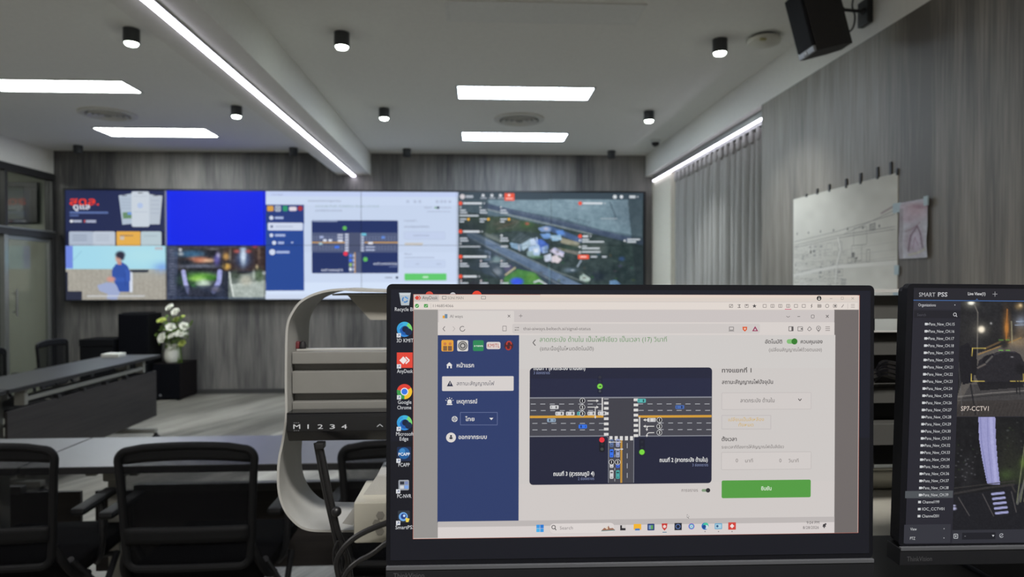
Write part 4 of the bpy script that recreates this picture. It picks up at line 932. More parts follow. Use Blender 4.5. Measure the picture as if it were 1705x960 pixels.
obj('body', bx((-4.68, 8.02, 0.03), (-4.29, 8.40, 0.66), 0.006), M_cab, t); obj('lid', bx((-4.685, 8.015, 0.6605), (-4.285, 8.405, 0.745), 0.008), M_cab, t)
f = B()
for qx in (-4.64, -4.33):
    for qy in (8.06, 8.36): box(f, (qx-0.02, qy-0.02, 0), (qx+0.02, qy+0.02, 0.0295))
obj('feet', f, M_rub, t)
t = thing('tissue_box', 'flat white box lying at the far end of the long dark table', 'box', (-3.25, 6.09, 0.75))
obj('body', bx((-3.335, 6.03, 0.7503), (-3.185, 6.16, 0.782), 0.003), mat('white_card', (205, 206, 198), 0.7), t); obj('lid_strip', bx((-3.30, 6.08, 0.7822), (-3.22, 6.11, 0.785), 0.001), mat('pale_grey_card', (176, 178, 176), 0.7), t)

VBX = at(287, 600, 1, 8.24).x
t = thing('flower_vase', 'white ceramic vase full of white flowers on the black subwoofer', 'vase', (VBX, 8.24, 0.4405))
VB = Vector((VBX, 8.24, 0.4405))
obj('body', lathe(B(), [(0, 0), (0.06, 0), (0.078, 0.02), (0.09, 0.07), (0.086, 0.13), (0.07, 0.18), (0.066, 0.21), (0.078, 0.235), (0.071, 0.235), (0.06, 0.21), (0.063, 0.18), (0.08, 0.13), (0.083, 0.07), (0.07, 0.025), (0, 0.012)], VB, 32), mat('glazed_white', (226, 226, 216), 0.35, var=0.04), t)
M_pet = mat('white_petals', (236, 236, 224), 0.6, var=0.03); M_petg = mat('lime_petals', (196, 208, 110), 0.6, var=0.05); M_leaf = mat('flower_leaves', (104, 136, 54), 0.6, var=0.2, vscale=60); M_stem = mat('green_stem', (88, 112, 52), 0.6)
def flower(c, r, m, label, tilt):
    t_ = thing('cut_flower', label, 'flower', c, 'flowers in the white vase')
    g = B(); c = Vector(c)
    for ring_, (n, rr, op) in enumerate(((6, 1.0, 0.9), (5, 0.78, 0.55), (4, 0.5, 0.25))):
        for k in range(n):
            a = 2*PI*k/n+ring_*0.5; ca, sa = math.cos(a), math.sin(a); V_ = []
            for i in range(5):
                u = i/4
                for j in range(5):
                    w_ = (j/4-0.5)*2; wid = math.sin(PI*min(1, 0.15+u*0.8))*0.62
                    rad = r*rr*(0.12+u*op); zz = r*rr*(u*(1.15-op*0.75)-0.35*max(0, u-0.7)*op*2)+0.12*r*(w_*w_)
                    V_.append(g.verts.new((rad*ca-w_*wid*r*rr*sa, rad*sa+w_*wid*r*rr*ca, zz)))
            for i in range(4):
                for j in range(4): g.faces.new((V_[i*5+j], V_[i*5+j+1], V_[i*5+j+6], V_[i*5+j+5]))
    M = Matrix.Translation(c) @ Matrix.Rotation(tilt[0], 4, 'X') @ Matrix.Rotation(tilt[1], 4, 'Y')
    bmesh.ops.transform(g, matrix=M, verts=g.verts)
    o = obj('petals', g, m, t_); sd = o.modifiers.new('thick', 'SOLIDIFY'); sd.thickness = 0.002
    obj('stem', tube(B(), smooth_path([c-Vector((0, 0, 0.0)), c*0.6+VB*0.4+Vector((0, 0, 0.06)), VB+Vector((0.0, 0, 0.20))+Vector((random.uniform(-.03, .03), random.uniform(-.03, .03), 0)), VB+Vector((0, 0, 0.05))]), 0.004, 6), M_stem, t_)
def fp(px_, py_, dy=0.0): return at(px_, py_, 1, 8.24+dy)
fl_ = [(284, 513, .045, 0, 'topmost white flower of the bouquet'), (293, 520, .042, -.03, 'white flower just under and right of the topmost one'), (270, 535, .044, -.05, 'lime green bloom at the upper outer side of the bouquet'),
       (284, 546, .046, -.09, 'white flower in the middle of the bouquet'), (306, 544, .044, -.05, 'white flower on the upper wall side of the bouquet'), (272, 563, .052, -.10, 'large white flower low on the table side of the bouquet'),
       (288, 560, .046, -.12, 'cream flower low in the middle of the bouquet'), (301, 557, .052, -.10, 'white flower low on the wall side of the bouquet'), (311, 559, .034, .0, 'pinkish white bloom at the outermost wall side of the bouquet'),
       (304, 572, .038, -.06, 'pale green bloom hanging lowest over the vase rim'), (294, 533, .034, .02, 'yellowish green bud between the upper flowers'), (305, 527, .018, .0, 'tiny single bud sticking out at the top of the bouquet')]
for i, (px_, py_, r, dy, lb) in enumerate(fl_):
    flower(fp(px_, py_, dy), r*1.3, M_petg if i in (2, 9, 10, 11) else M_pet, lb, (random.uniform(0.5, 1.2), random.uniform(-0.5, 0.5)))
g = B(); rl = random.Random(12)
for k in range(260):
    c = fp(rl.gauss(288, 12), rl.gauss(554, 13), rl.uniform(-.12, .08)); d = Vector((rl.uniform(-1, 1), rl.uniform(-1, .6), rl.uniform(-.6, 1))).normalized(); s_ = d.cross(Vector((rl.random(), rl.random(), rl.random()))).normalized(); L_ = rl.uniform(.035, .075); w_ = L_*.25; nn = d.cross(s_)*L_*.12
    p = [c, c+d*L_*.35+s_*w_+nn, c+d*L_, c+d*L_*.35-s_*w_+nn, c+d*L_*.4]
    v = [g.verts.new(q) for q in p]; g.faces.new((v[0], v[1], v[4])); g.faces.new((v[1], v[2], v[4])); g.faces.new((v[2], v[3], v[4])); g.faces.new((v[3], v[0], v[4]))
for k in range(9):   # trailing sprig on the wall side of the vase
    c = fp(297+k*0.4, 578+k*3.4, -0.03); s_ = 0.03
    for sg in (-1, 1):
        v = [g.verts.new(c+Vector(q)) for q in ((0, 0, 0), (sg*.02, -.005, .012), (sg*.036, 0, -.012), (sg*.012, .004, -.014))]; g.faces.new(v)
tag(obj('foliage', g, M_leaf), 'green leaves between the white flowers above the vase', 'leaves', kind='stuff')

# ================================================================== OPERATOR DESK AND ITS METAL SUPERSTRUCTURE
M_pow = mat('light_grey_powder_coat', (160, 160, 156), 0.5, var=0.03, bump=0.35, bscale=1500)
M_rail = mat('brushed_rail', (126, 126, 122), 0.42, 0.25, var=0.03)
M_raild = mat('dark_rail_groove', (112, 111, 108), 0.6)
t = thing('operator_desk', 'grey raised desk top carrying the two monitors', 'desk', (0.65, 0.9, 1.04))
obj('desk_top', bx((-0.11, 0.46, 1.012), (1.45, 1.30, 1.04), 0.004), mat('grey_beige_desk', (150, 148, 138), 0.5, var=0.04), t)
for x in (0.1, 1.2):
    lg = obj('leg', bx((x-0.04, 0.95, 0.05), (x+0.04, 1.01, 1.0119), 0.006), mat('black_desk_leg', (30, 30, 32), 0.5), t)
    obj('foot', bx((x-0.045, 0.55, 0.0), (x+0.045, 1.28, 0.0499), 0.008), MATS['black_desk_leg'], lg)
tag(obj('desk_mat', bx((-0.09, 0.47, 1.0402), (1.4, 0.945, 1.043), 0.001), M_rub), 'dark rubber mat under the monitors on the raised desk', 'mat')

def q1(px_, py_, Y=1.0): v = at(px_, py_, 1, Y); return Vector((v.x, Y, v.z))
t = thing('monitor_console', 'light grey C-shaped metal console frame curving out beside the main monitor', 'console frame', (-0.2, 1.05, 1.0405))
prof = smooth_path([q1(*p) for p in ((645, 483), (600, 481.5), (562, 480), (528, 486), (500, 500), (484, 521), (476.5, 542), (474.5, 580), (474, 640), (474.5, 690), (469, 732), (462.5, 765), (461, 802), (465, 831), (476.6, 856), (496, 876), (516, 884), (545, 885.5))], 5)
zb = 1.0405; prof = [Vector((p.x, p.y, max(p.z, zb))) for p in prof]+[Vector((-0.10, 1.0, zb)), Vector((-0.02, 1.0, zb))]
prof = [Vector((0.74, 1.0, 1.405)), Vector((0.3, 1.0, 1.406))]+prof
def strip(pts, y0, y1, th):
    g = B(); A_ = []
    n = len(pts)
    for i, p in enumerate(pts):
        tt = (pts[min(i+1, n-1)]-pts[max(i-1, 0)]).normalized(); nn = Vector((-tt.z, 0, tt.x))  # points inward
        pin = p-nn*th if True else p
        A_.append([g.verts.new((p.x, y0, p.z)), g.verts.new((p.x, y1, p.z)), g.verts.new((pin.x, y1, pin.z)), g.verts.new((pin.x, y0, pin.z))])
    for a, b_ in zip(A_, A_[1:]):
        for k in range(4): g.faces.new((a[k], a[(k+1) % 4], b_[(k+1) % 4], b_[k]))
    g.faces.new(A_[0]); g.faces.new(A_[-1][::-1]); return g
obj('side_band', strip(prof, 1.0, 1.125, -0.0035), M_pow, t)
# hanging bracket under the hood
f = B(); P4 = [(582, 490), (760, 490), (760, 531), (620, 531)]
prism(f, [(q1(*p, 1.05).x, q1(*p, 1.05).z) for p in P4], 0.03, Matrix(((1, 0, 0, 0), (0, 0, 1, 1.03), (0, 1, 0, 0), (0, 0, 0, 1))))
obj('hood_bracket', f, mat('grey_bracket', (140, 138, 130), 0.5, var=0.03), t)
a, b_ = q1(548, 489), q1(600, 492); obj('hood_lip', bx((a.x, 1.02, b_.z), (0.2, 1.10, a.z-0.0005), 0.0008), M_pow, t)
# slotted rear rail (three bars and two grooves)
xl = q1(486, 600, 1.02).x; xr = 0.16
def zz(py_, Y=1.02): return q1(600, py_, Y).z
for y0, y1 in ((585, 605), (617, 654), (667, 683)):
    obj('rear_bar', bx((xl, 1.02, zz(y1)), (xr, 1.085, zz(y0)), 0.0015), M_rail, t)
obj('groove_web', bx((xl, 1.034, zz(683)+0.001), (xr-0.001, 1.08, zz(585)-0.004)), M_raild, t)
obj('top_highlight_strip', bx((xl, 1.045, zz(585)+0.0001), (xr, 1.06, zz(585)+0.002)), mat('rail_highlight', (205, 205, 200), 0.3, 0.5), t)  # bright strip painting the highlight on top of the rail
# keypad
kp = B(); kx0, kx1 = q1(477, 700, 0.98).x, 0.02; k0, k1, k2, k3 = (q1(600, y, 0.98).z for y in (686, 691, 717, 735))
prism(kp, [(0, k0-0.0), (0.03, k0), (0.03, k3), (0.008, k3), (-0.002, k2), (-0.002, k1), (0.002, k0)][::-1], kx1-kx0, Matrix(((0, 0, 1, kx0), (1, 0, 0, 0.982), (0, 1, 0, 0), (0, 0, 0, 1))))
bmesh.ops.bevel(kp, geom=kp.edges[:], offset=0.0012, segments=2, affect='EDGES')
kpo = obj('keypad', kp, mat('glossy_black_keypad', (16, 17, 20), 0.22), t)
obj('keypad_mount', bx((kx0+0.01, 1.0125, k0-0.004), (xr-0.01, 1.0195, zz(684))), M_raild, t)
KP = Paint(Plane((kx0, 0.9795, k0), (1, 0, 0), (0, 0, -1)), 0.98/1100, 4e-5)
wl = (196, 200, 204)
for s_, x0, x1 in (('M', 488.5, 499.5), ('1', 512, 514), ('2', 529, 537.5), ('3', 549, 557.5), ('4', 568.5, 577.5)): KP.text(s_, x0, 713.5, 7.2, wl, x1=x1)
KP.line([(627.5, 710), (632.5, 706), (637.5, 710)], 1.2, (170, 174, 178))
for x in (489, 492.5, 496): KP.rect(x, 703, x+2.2, 704, (120, 122, 126)); KP.rect(x, 716, x+2.2, 717, (120, 122, 126))
KP.build('key_symbols', color_mat('printed_symbols', 0, 0.5), kpo)
# hexagon-cut bracket at the foot
M3 = Matrix(((1, 0, 0, 0), (0, 0, 1, 0.95), (0, 1, 0, 0), (0, 0, 0, 1)))
a, b_ = q1(588, 837, 0.95), q1(588, 898, 0.95)
fx = B(); box(fx, (a.x, 0.952, zb+0.0045), (0.06, 1.06, a.z), 0.003); fb = obj('foot_bracket', fx, mat('cream_white_metal', (172, 170, 158), 0.45, var=0.02), t)
hx = B()
for cx, cy in ((633, 858), (627, 871.5), (632, 884.5)):
    c = q1(cx, cy, 0.95); prism(hx, [(c.x+0.0062*math.cos(PI/3*k), c.z+0.0062*math.sin(PI/3*k)) for k in range(6)], 0.0028, Matrix(((1, 0, 0, 0), (0, 0, 1, 0.9512), (0, 1, 0, 0), (0, 0, 0, 1))))
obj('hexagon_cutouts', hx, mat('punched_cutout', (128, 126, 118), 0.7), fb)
f = B(); prism(f, [(q1(*p, 0.99).x, q1(*p, 0.99).z) for p in ((571, 869), (628, 791), (770, 790), (770, 838), (612, 838), (588, 872))], 0.006, Matrix(((1, 0, 0, 0), (0, 0, 1, 0.985), (0, 1, 0, 0), (0, 0, 0, 1))))
box(f, (q1(628, 791, .99).x, 0.991, q1(600, 793, .99).z), (0.05, 1.06, q1(600, 790, .99).z), 0.001)
obj('gusset_plate', f, M_pow, t)
f = B(); box(f, (q1(491, 583, 1.05).x, 1.045, zz(585)+0.002), (q1(500, 570, 1.05).x, 1.058, zz(585)+0.014), 0.003)
tt_ = thing('cable_clip', 'small dark red and black piece lying on top of the slotted rail', 'clip', (-0.28, 1.05, zz(585)+0.002))
obj('red_part', f, mat('dark_red', (92, 30, 36), 0.5), tt_)
g = B(); lathe(g, [(0, 0), (0.005, 0), (0.006, 0.004), (0.004, 0.011), (0, 0.012)], (q1(504, 575, 1.05).x, 1.05, zz(585)+0.0022), 14); obj('black_part', g, M_rub, tt_)

# rails between the monitors
M_railg = mat('dull_grey_rail', (74, 74, 71), 0.5, 0.2, var=0.04)
t = thing('rear_rail_frame', 'grey slotted rail frame seen in the gap between the two monitors', 'rail frame', (0.63, 1.05, 1.0405))
def zr(py_, Y=1.02): return q1(1478, py_, Y).z
for y0, y1 in ((492, 530.5), (552, 591), (642, 671), (705, 741)):
    obj('rail', bx((0.30, 1.02, zr(y1)), (1.2, 1.05, zr(y0)), 0.0015), M_railg, t)
obj('rail_highlight_strip', bx((0.30, 1.005, zr(552)), (1.2, 1.019, zr(549.5)), 0.0008), MATS['rail_highlight'], t)  # highlight along the rail top, painted as a bright strip
obj('dark_backing', bx((0.30, 1.075, zr(660)), (1.2, 1.09, zr(590)), 0.001), mat('dark_backing_paint', (52, 52, 52), 0.6), t)  # dark sheet added to darken the gap behind the cables
obj('back_box', bx((0.655, 1.06, zr(785)), (0.95, 1.10, zr(672)), 0.002), M_blk, t)
for x in (0.32, 1.18): obj('post', bx((x-0.015, 1.052, 1.0405), (x+0.015, 1.074, 1.40), 0.002), M_railg, t)
obj('link_plate', bx((0.61, 1.052, zr(790)), (0.652, 1.058, zr(530)), 0.001), mat('dull_link', (50, 50, 49), 0.6), t)
for k in range(4):
    y_ = 606+k*6; pts = [q1(1440, y_+18-k*3, 1.0), q1(1458, y_+12-k*2, 1.005), q1(1470, y_-2, 1.0), q1(1490, y_+k, 1.005), q1(1520, y_+8, 1.01)]
    tag(obj('cable', tube(B(), smooth_path(pts), 0.0045 if k != 2 else 0.006, 8), mat('glossy_black_cable', (16, 16, 18), 0.18)), 'black cables bunched in the rail gap between the two monitors', 'cable', 'cables between the monitors')
t = thing('metal_box', 'small shiny silver box on the desk between the two monitors', 'box', (0.73, 1.2, 1.0402))
obj('body', bx((0.675, 1.16, 1.0403), (0.80, 1.26, 1.075), 0.005), mat('silver_case', (178, 178, 168), 0.3, 0.5), t); obj('lid', bx((0.672, 1.157, 1.0752), (0.803, 1.263, 1.081), 0.002), MATS['silver_case'], t)

# loose cables by the console
M_cbl = mat('black_cable', (20, 20, 22), 0.4)
def cable(pts, r, label, Y=0.96, dys=None):
    pts = [q1(x, y, Y+(dys[i] if dys else 0)) for i, (x, y) in enumerate(pts)]
    return tag(obj('cable', tube(B(), smooth_path(pts), r, 10), M_cbl), label, 'cable')
g = obj('cable', tube(B(), smooth_path([q1(x, y, 0.965) for x, y in ((532, 737), (540, 774), (548, 817), (556, 853), (562, 881), (572, 909), (580, 935), (586, 985))]), 0.0042, 10), M_cbl)
tag(g, 'black cable hanging from the keypad with a clamp near its lower end', 'cable')
obj('plug', bx(tuple(q1(526, 746, 0.965)-Vector((0, 0.008, 0))), tuple(q1(541, 735, 0.965)+Vector((0, 0.008, 0))), 0.002), M_cbl, g)
e = B(); bmesh.ops.create_uvsphere(e, u_segments=12, v_segments=8, radius=0.0075, matrix=Matrix.Translation(q1(560, 851, 0.96))); box(e, q1(553, 858, .955), q1(568, 846, .963), 0.002)
obj('clamp', e, M_cbl, g)
cable([(526, 737), (533, 775), (541, 817), (549, 853), (556, 884), (562, 915), (566, 945), (570, 985)], 0.0036, 'thinner black cable running along the clamped keypad cable', 0.968)
cable([(660, 865), (642.6, 870.5), (609, 884), (586, 898), (569, 916), (561, 934), (563, 955), (572, 985)], 0.0040, 'thick black cable arching out from behind the main monitor', 0.93)
cable([(660, 893), (641, 905), (620, 921), (592, 937), (575, 956), (566, 985)], 0.0036, 'lower black cable sloping out from behind the main monitor', 0.92)
cable([(563, 900), (556, 918), (558, 940), (570, 952), (577, 935), (572, 912), (566, 900)], 0.0022, 'small coil of thin black cable below the metal console frame', 0.95)

# ================================================================== MONITORS
def pose(tl, a, b_, c):
    M = (Matrix.Rotation(a, 3, 'Z') @ Matrix.Rotation(b_, 3, 'X') @ Matrix.Rotation(c, 3, 'Y')).to_4x4(); M.translation = Vector(tl); return M
M_mon = mat('monitor_black', (17, 18, 23), 0.5, var=0.02, spec=0.15); M_chin = mat('monitor_chin', (27, 28, 31), 0.55, var=0.03, spec=0.2); M_line = mat('chin_highlight', (78, 80, 84), 0.4)
M_scr = color_mat('screen_light', 1.0, 0.4)
def monitor(M, label, chin_y0):
    c0_ = M @ Vector((0.27, 0.03, -0.33)); t = thing('monitor', label, 'monitor', (c0_.x, c0_.y, 1.0432), 'black monitors on the raised desk')
    W, H = 0.54, 0.3052
    def rr(x0, z0, x1, z1, r, y0, y1):
        P_ = []
        for cx, cz, a0 in ((x1-r, z1-r, 0), (x0+r, z1-r, 90), (x0+r, z0+r, 180), (x1-r, z0+r, 270)):
            for i in range(5): a_ = math.radians(a0+i*22.5); P_.append((cx+r*math.cos(a_), cz+r*math.sin(a_)))
        return prism(B(), P_, y1-y0, M @ Matrix(((1, 0, 0, 0), (0, 0, 1, y0), (0, 1, 0, 0), (0, 0, 0, 1))))
    obj('front_bezel', rr(0, -H, W, 0, 0.006, 0.0, 0.009), M_mon, t)
    obj('back_shell', rr(0.004, -H, W-0.004, -0.004, 0.006, 0.0092, 0.022), M_mon, t)
    hb = obj('rear_housing', rr(0.09, -H+0.02, W-0.09, -0.05, 0.02, 0.0222, 0.055), M_mon, t)
    ch = obj('chin', box(B(), (0.0, -0.003, -H-0.021), (W, 0.022, -H-0.0008), 0.0012, M), M_chin, t)
    obj('chin_highlight_line', box(B(), (0.0005, -0.0038, -H-0.0032), (W-0.0005, 0.0, -H+0.0008), 0.0004, M), M_line, ch)  # lighter line paints the highlight along the chin top
    CP = Paint(Plane(M @ Vector((0, -0.00335, -H)), M.to_3x3() @ Vector((1, 0, 0)), M.to_3x3() @ Vector((0, 0, -1))), 6.6e-4, 3e-5)
    return t, CP, ch, W, H
def stand(t, M, x):
    q = M @ Vector((x, 0.05, -0.2))
    f = B(); box(f, (q.x-0.03, q.y+0.008, 1.052), (q.x+0.03, q.y+0.03, q.z+0.03), 0.005); s_ = obj('stand_neck', f, M_mon, t)
    obj('stand_base', bx((q.x-0.12, q.y-0.10, 1.0432), (q.x+0.12, q.y+0.09, 1.0519), 0.003), M_mon, s_)
MM1 = pose((-0.098, 0.7192, 1.4174), -0.0083, -0.0049, 0.005)
MM2 = pose((0.4903, 0.7297, 1.4164), 0.0048, 0.0282, 0.0115)
m1, cp1, ch1, W, H = monitor(MM1, 'main black monitor facing the viewer, showing a browser with a traffic signal map', 0)
stand(m1, MM1, 0.27)
cp1.text('ThinkVision', 655, 962, 8, (78, 79, 82), x1=705, bold=False); cp1.build('maker_lettering', color_mat('grey_lettering', 0, 0.5), ch1)
m2, cp2, ch2, W, H = monitor(MM2, 'second black monitor, cut off by the frame edge, showing a camera list', 0)
stand(m2, MM2, 0.27)
cp2.text('ThinkVision', 1510, 934, 8.5, (74, 75, 78), x1=1555.5); cp2.build('maker_lettering', color_mat('grey_lettering', 0, 0.5), ch2)

# ---- picture on the main monitor
R3 = MM1.to_3x3()
P = Paint(Plane(MM1 @ Vector((0, -0.0004, 0)), R3 @ Vector((1, 0, 0)), R3 @ Vector((0, 0, -1))), 0.54/811.5, 5e-5)
P.add([(0.0045, 0.006), (0.5355, 0.006), (0.5355, 0.299), (0.0045, 0.299)], [(0, 1, 2, 3)], (17, 20, 31))
P.add([(0.0045, 0.17), (0.5355, 0.17), (0.5355, 0.299), (0.0045, 0.299)], [(0, 1, 2, 3)], (14, 16, 23))
# half hidden desktop icons above the window
P.circ(715, 491.5, 6.5, (205, 70, 55)); P.circ(754, 491.5, 5, (190, 190, 195)); P.circ(794, 492, 8, (226, 66, 42))
lb = (214, 216, 220)
def shortcut(x, y): P.rect(x, y, x+7, y+7, (214, 216, 220)); P.line([(x+2, y+5.2), (x+4.8, y+2.2)], 0.8, (90, 110, 150)); P.line([(x+2.6, y+2), (x+5, y+2), (x+5, y+4.4)], 0.8, (90, 110, 150))
P.poly([(664.5, 487), (684, 487), (681, 508), (668, 508)], (176, 186, 194)); P.poly([(666, 488.5), (682.5, 488.5), (681.8, 491), (666.8, 491)], (205, 210, 214)); P.ring(674.5, 498.5, 4, 2.2, (72, 130, 190), a0=20, a1=120); P.ring(674.5, 498.5, 4, 2.2, (72, 130, 190), a0=140, a1=240); P.ring(674.5, 498.5, 4, 2.2, (90, 150, 210), a0=260, a1=350)
P.text('Recycle Bin', 657.5, 517.5, 6, lb, x1=691)
def edge(x, y, r):
    P.circ(x, y, r, (48, 130, 208)); P.circ(x, y, r, (60, 175, 215), a0=185, a1=300); P.circ(x, y, r, (120, 210, 110), a0=300, a1=375); P.circ(x+r*0.05, y+r*0.15, r*0.62, (28, 88, 168)); P.circ(x+r*0.1, y-r*0.02, r*0.40, (16, 30, 58)); P.circ(x+r*0.55, y+r*0.35, r*0.46, (22, 40, 70)); P.ring(x-0.1*r, y, r*0.72, r*0.3, (52, 150, 214), a0=120, a1=260)
edge(673.5, 548, 12.3); shortcut(660.5, 554.5); P.text('3D KMITL', 660.5, 569.5, 6, lb, x1=691)
P.rect(660.8, 586.5, 687, 612, (222, 68, 52)); P.poly([(665, 599.5), (671.5, 593), (678, 599.5), (671.5, 606)], (236, 226, 224)); P.line([(675.5, 594), (681.5, 599.5), (675.5, 605)], 2.2, (236, 226, 224)); shortcut(660.8, 606); P.text('AnyDesk', 661, 620.5, 6, lb, x1=686.5)
P.circ(673.5, 651.5, 12.3, (218, 62, 48), a0=195, a1=330); P.circ(673.5, 651.5, 12.3, (240, 190, 44), a0=330, a1=450); P.circ(673.5, 651.5, 12.3, (60, 150, 74), a0=90, a1=195); P.circ(673.5, 651.5, 6.2, (226, 228, 232)); P.circ(673.5, 651.5, 4.8, (52, 116, 226)); shortcut(661, 657.5)
P.text('Google', 662.5, 672, 6, lb, x1=684.5); P.text('Chrome', 661.5, 681, 6, lb, x1=684)
edge(673.5, 703.5, 12.3); shortcut(660.5, 710); P.text('Microsoft', 659.5, 725, 6, lb, x1=688); P.text('Edge', 665.5, 733, 6, lb, x1=679.5)
P.rrect(661, 743.5, 684.5, 767, 2, (24, 40, 70)); P.circ(672.5, 754, 9.5, (30, 90, 150)); P.circ(670, 750.5, 4.5, (60, 130, 190)); P.text('PCAPP', 663.5, 758, 4.6, (236, 240, 244), x1=682, bold=True); shortcut(660, 763); P.text('PCAPP', 663.5, 776.5, 6, lb, x1=681.5)
P.rrect(663.5, 798.5, 681, 815.5, 2, (150, 154, 162)); P.rect(666, 801, 673, 806, (40, 44, 54)); P.rect(666, 808, 672.5, 813, (205, 208, 212)); P.rect(674, 801, 679.5, 806, (120, 136, 180)); P.rect(673.5, 807.5, 680, 813, (120, 160, 225)); shortcut(659.5, 814); P.text('PC-NVR', 661.5, 828.5, 6, lb, x1=684)
P.rrect(662.5, 849.5, 682.5, 869, 2, (44, 50, 58)); P.circ(671.5, 859.5, 7.2, (110, 165, 225)); P.circ(672, 859, 4.6, (30, 60, 130)); P.circ(673, 858, 2, (190, 215, 240)); P.poly([(675, 861), (682, 863), (680, 868.5), (676, 868.5)], (232, 205, 80)); shortcut(659.5, 866.5); P.text('SmartPSS', 658.5, 880.5, 6, lb, x1=689)
# remote-desktop window
P.rect(688.2, 489.4, 1429, 886.6, (172, 100, 84)); P.rect(689, 490, 1428.2, 886, (208, 200, 194))
P.rect(689, 490, 1428.2, 502, (216, 205, 196)); P.rect(900, 490, 1428.2, 496, (224, 208, 197)); P.rect(689, 502.2, 1428.2, 515.2, (222, 213, 206)); P.rect(689, 490, 731, 501.6, (200, 193, 188))
P.poly([(690.5, 495.5), (694.5, 491.5), (698.5, 495.5), (694.5, 499.5)], (216, 66, 50)); P.line([(697, 491.8), (700.6, 495.5), (697, 499.2)], 1.3, (216, 66, 50)); P.text('AnyDesk', 703, 498, 5.4, (82, 80, 80), x1=728)
P.frame(736.5, 493, 743, 497.5, 0.8, (120, 118, 118)); P.text('SONI MAIN', 745.5, 498, 4.6, (138, 134, 132), x1=771); P.frame(801.5, 493, 808.5, 497.5, 0.8, (140, 137, 135))
P.circ(694.3, 508.8, 3.3, (58, 150, 62)); P.line([(692.6, 509), (694, 510.3), (696.2, 507.3)], 0.8, (225, 235, 220)); P.rrect(706, 506, 712.5, 511.5, 0.8, (58, 150, 62)); P.line([(707.5, 509), (709, 510.2), (711.2, 507.6)], 0.7, (225, 235, 220))
P.rect(717.3, 504.5, 717.9, 513.5, (190, 182, 176)); P.text('1146854066', 721, 511, 4.6, (122, 118, 116), x1=754)
P.circ(1363.5, 496.3, 4, (32, 32, 34)); P.line([(1363.5, 493.8), (1363.5, 498.6)], 1, (226, 218, 210)); P.line([(1361.8, 497), (1363.5, 499), (1365.2, 497)], 0.9, (226, 218, 210))
P.line([(1381.5, 496.8), (1385.5, 496.8)], 0.8, (150, 142, 138)); P.frame(1400, 494.2, 1404, 498.2, 0.7, (170, 160, 154)); P.line([(1417.5, 494.6), (1421.5, 498.2)], 0.8, (165, 156, 150)); P.line([(1421.5, 494.6), (1417.5, 498.2)], 0.8, (165, 156, 150))
ic = (132, 126, 123)
for x in (1217, 1243, 1273, 1286, 1299, 1312, 1325, 1338, 1364, 1390): P.frame(x-2.8, 506.6, x+2.8, 511.4, 0.8, ic)
P.line([(1214.5, 511.5), (1219.5, 506.5)], 0.9, ic); P.line([(1228, 507), (1232.5, 507), (1230, 509), (1232.5, 511.6), (1228, 511.6)], 0.9, (96, 92, 90)); P.circ(1243, 507.6, 1.4, ic)
P.poly([(1256, 505.4), (1257, 508), (1259.6, 508), (1257.6, 509.6), (1258.4, 512.2), (1256, 510.6), (1253.6, 512.2), (1254.4, 509.6), (1252.4, 508), (1255, 508)], (70, 68, 68))
for x in (1286, 1299, 1312): P.rect(x-0.4, 507.2, x+0.4, 511, ic)
P.rect(1306.5, 514, 1317.5, 515, (205, 70, 110)); P.line([(1352, 505.8), (1350.2, 509), (1352, 509), (1350.2, 512.2)], 0.9, (80, 76, 74)); P.rrect(1361, 507.4, 1367.4, 510.6, 1, (160, 152, 146)); P.ring(1377, 509, 2.8, 0.9, ic); P.circ(1390.4, 509, 1.4, (40, 40, 42)); P.line([(1401, 511.6), (1404.6, 506.6)], 1.1, ic); P.rect(1411, 505, 1411.6, 513.5, (190, 182, 176))
for k in range(3): P.line([(1416.5, 506.6+k*2.4), (1423, 506.6+k*2.4)], 0.8, (160, 150, 146))
P.rect(689, 515.2, 729, 894.8, (147, 144, 141)); P.rect(1388.6, 515.2, 1427.6, 886, (109, 103, 101))
# browser
P.rect(729, 515.2, 1389, 536, (200, 193, 191)); P.rrect(731, 517, 856, 538, 2, (212, 206, 202)); P.rect(729, 536, 1389, 557.5, (213, 206, 202)); P.rrect(853, 538.5, 1265, 554.5, 3, (203, 197, 194))
P.rect(737, 525, 741, 529.5, (226, 160, 50)); P.rect(740.5, 522.5, 745, 529.5, (104, 134, 160)); P.text('AI ways', 749, 528.7, 5, (112, 109, 108), x1=770); 
P.line([(845.5, 523.8), (849.5, 527.8)], 0.9, (96, 92, 92)); P.line([(849.5, 523.8), (845.5, 527.8)], 0.9, (96, 92, 92)); P.line([(864, 525.5), (870, 525.5)], 0.8, (120, 114, 114)); P.line([(867, 522.5), (867, 528.5)], 0.8, (120, 114, 114))
P.line([(1309, 525.8), (1312, 528), (1315, 525.8)], 0.9, (120, 114, 112)); P.line([(1327.5, 526.6), (1332, 526.6)], 0.9, (90, 86, 86)); P.rrect(1351, 524.4, 1355, 528.8, 0.8, (203, 196, 193), (96, 92, 92), 0.8); P.line([(1375, 524), (1379.4, 528.6)], 1, (84, 80, 80)); P.line([(1379.4, 524), (1375, 528.6)], 1, (84, 80, 80))
P.line([(741, 543), (737.5, 547), (741, 551)], 1.1, (110, 106, 106)); P.line([(754, 543), (757.5, 547), (754, 551)], 1, (178, 172, 170)); P.ring(770, 547, 4, 1.1, (104, 100, 100), a0=10, a1=310)
P.frame(837, 542.5, 843, 550.5, 0.8, (120, 116, 116)); P.line([(857, 545), (862, 545)], 0.9, ic); P.line([(859, 549), (864, 549)], 0.9, ic); P.circ(863, 545, 1, ic); P.circ(858, 549, 1, ic)
P.text('thai-aiways.beltech.ai/signal-status', 871, 549.3, 5.2, (120, 114, 113), x1=982)
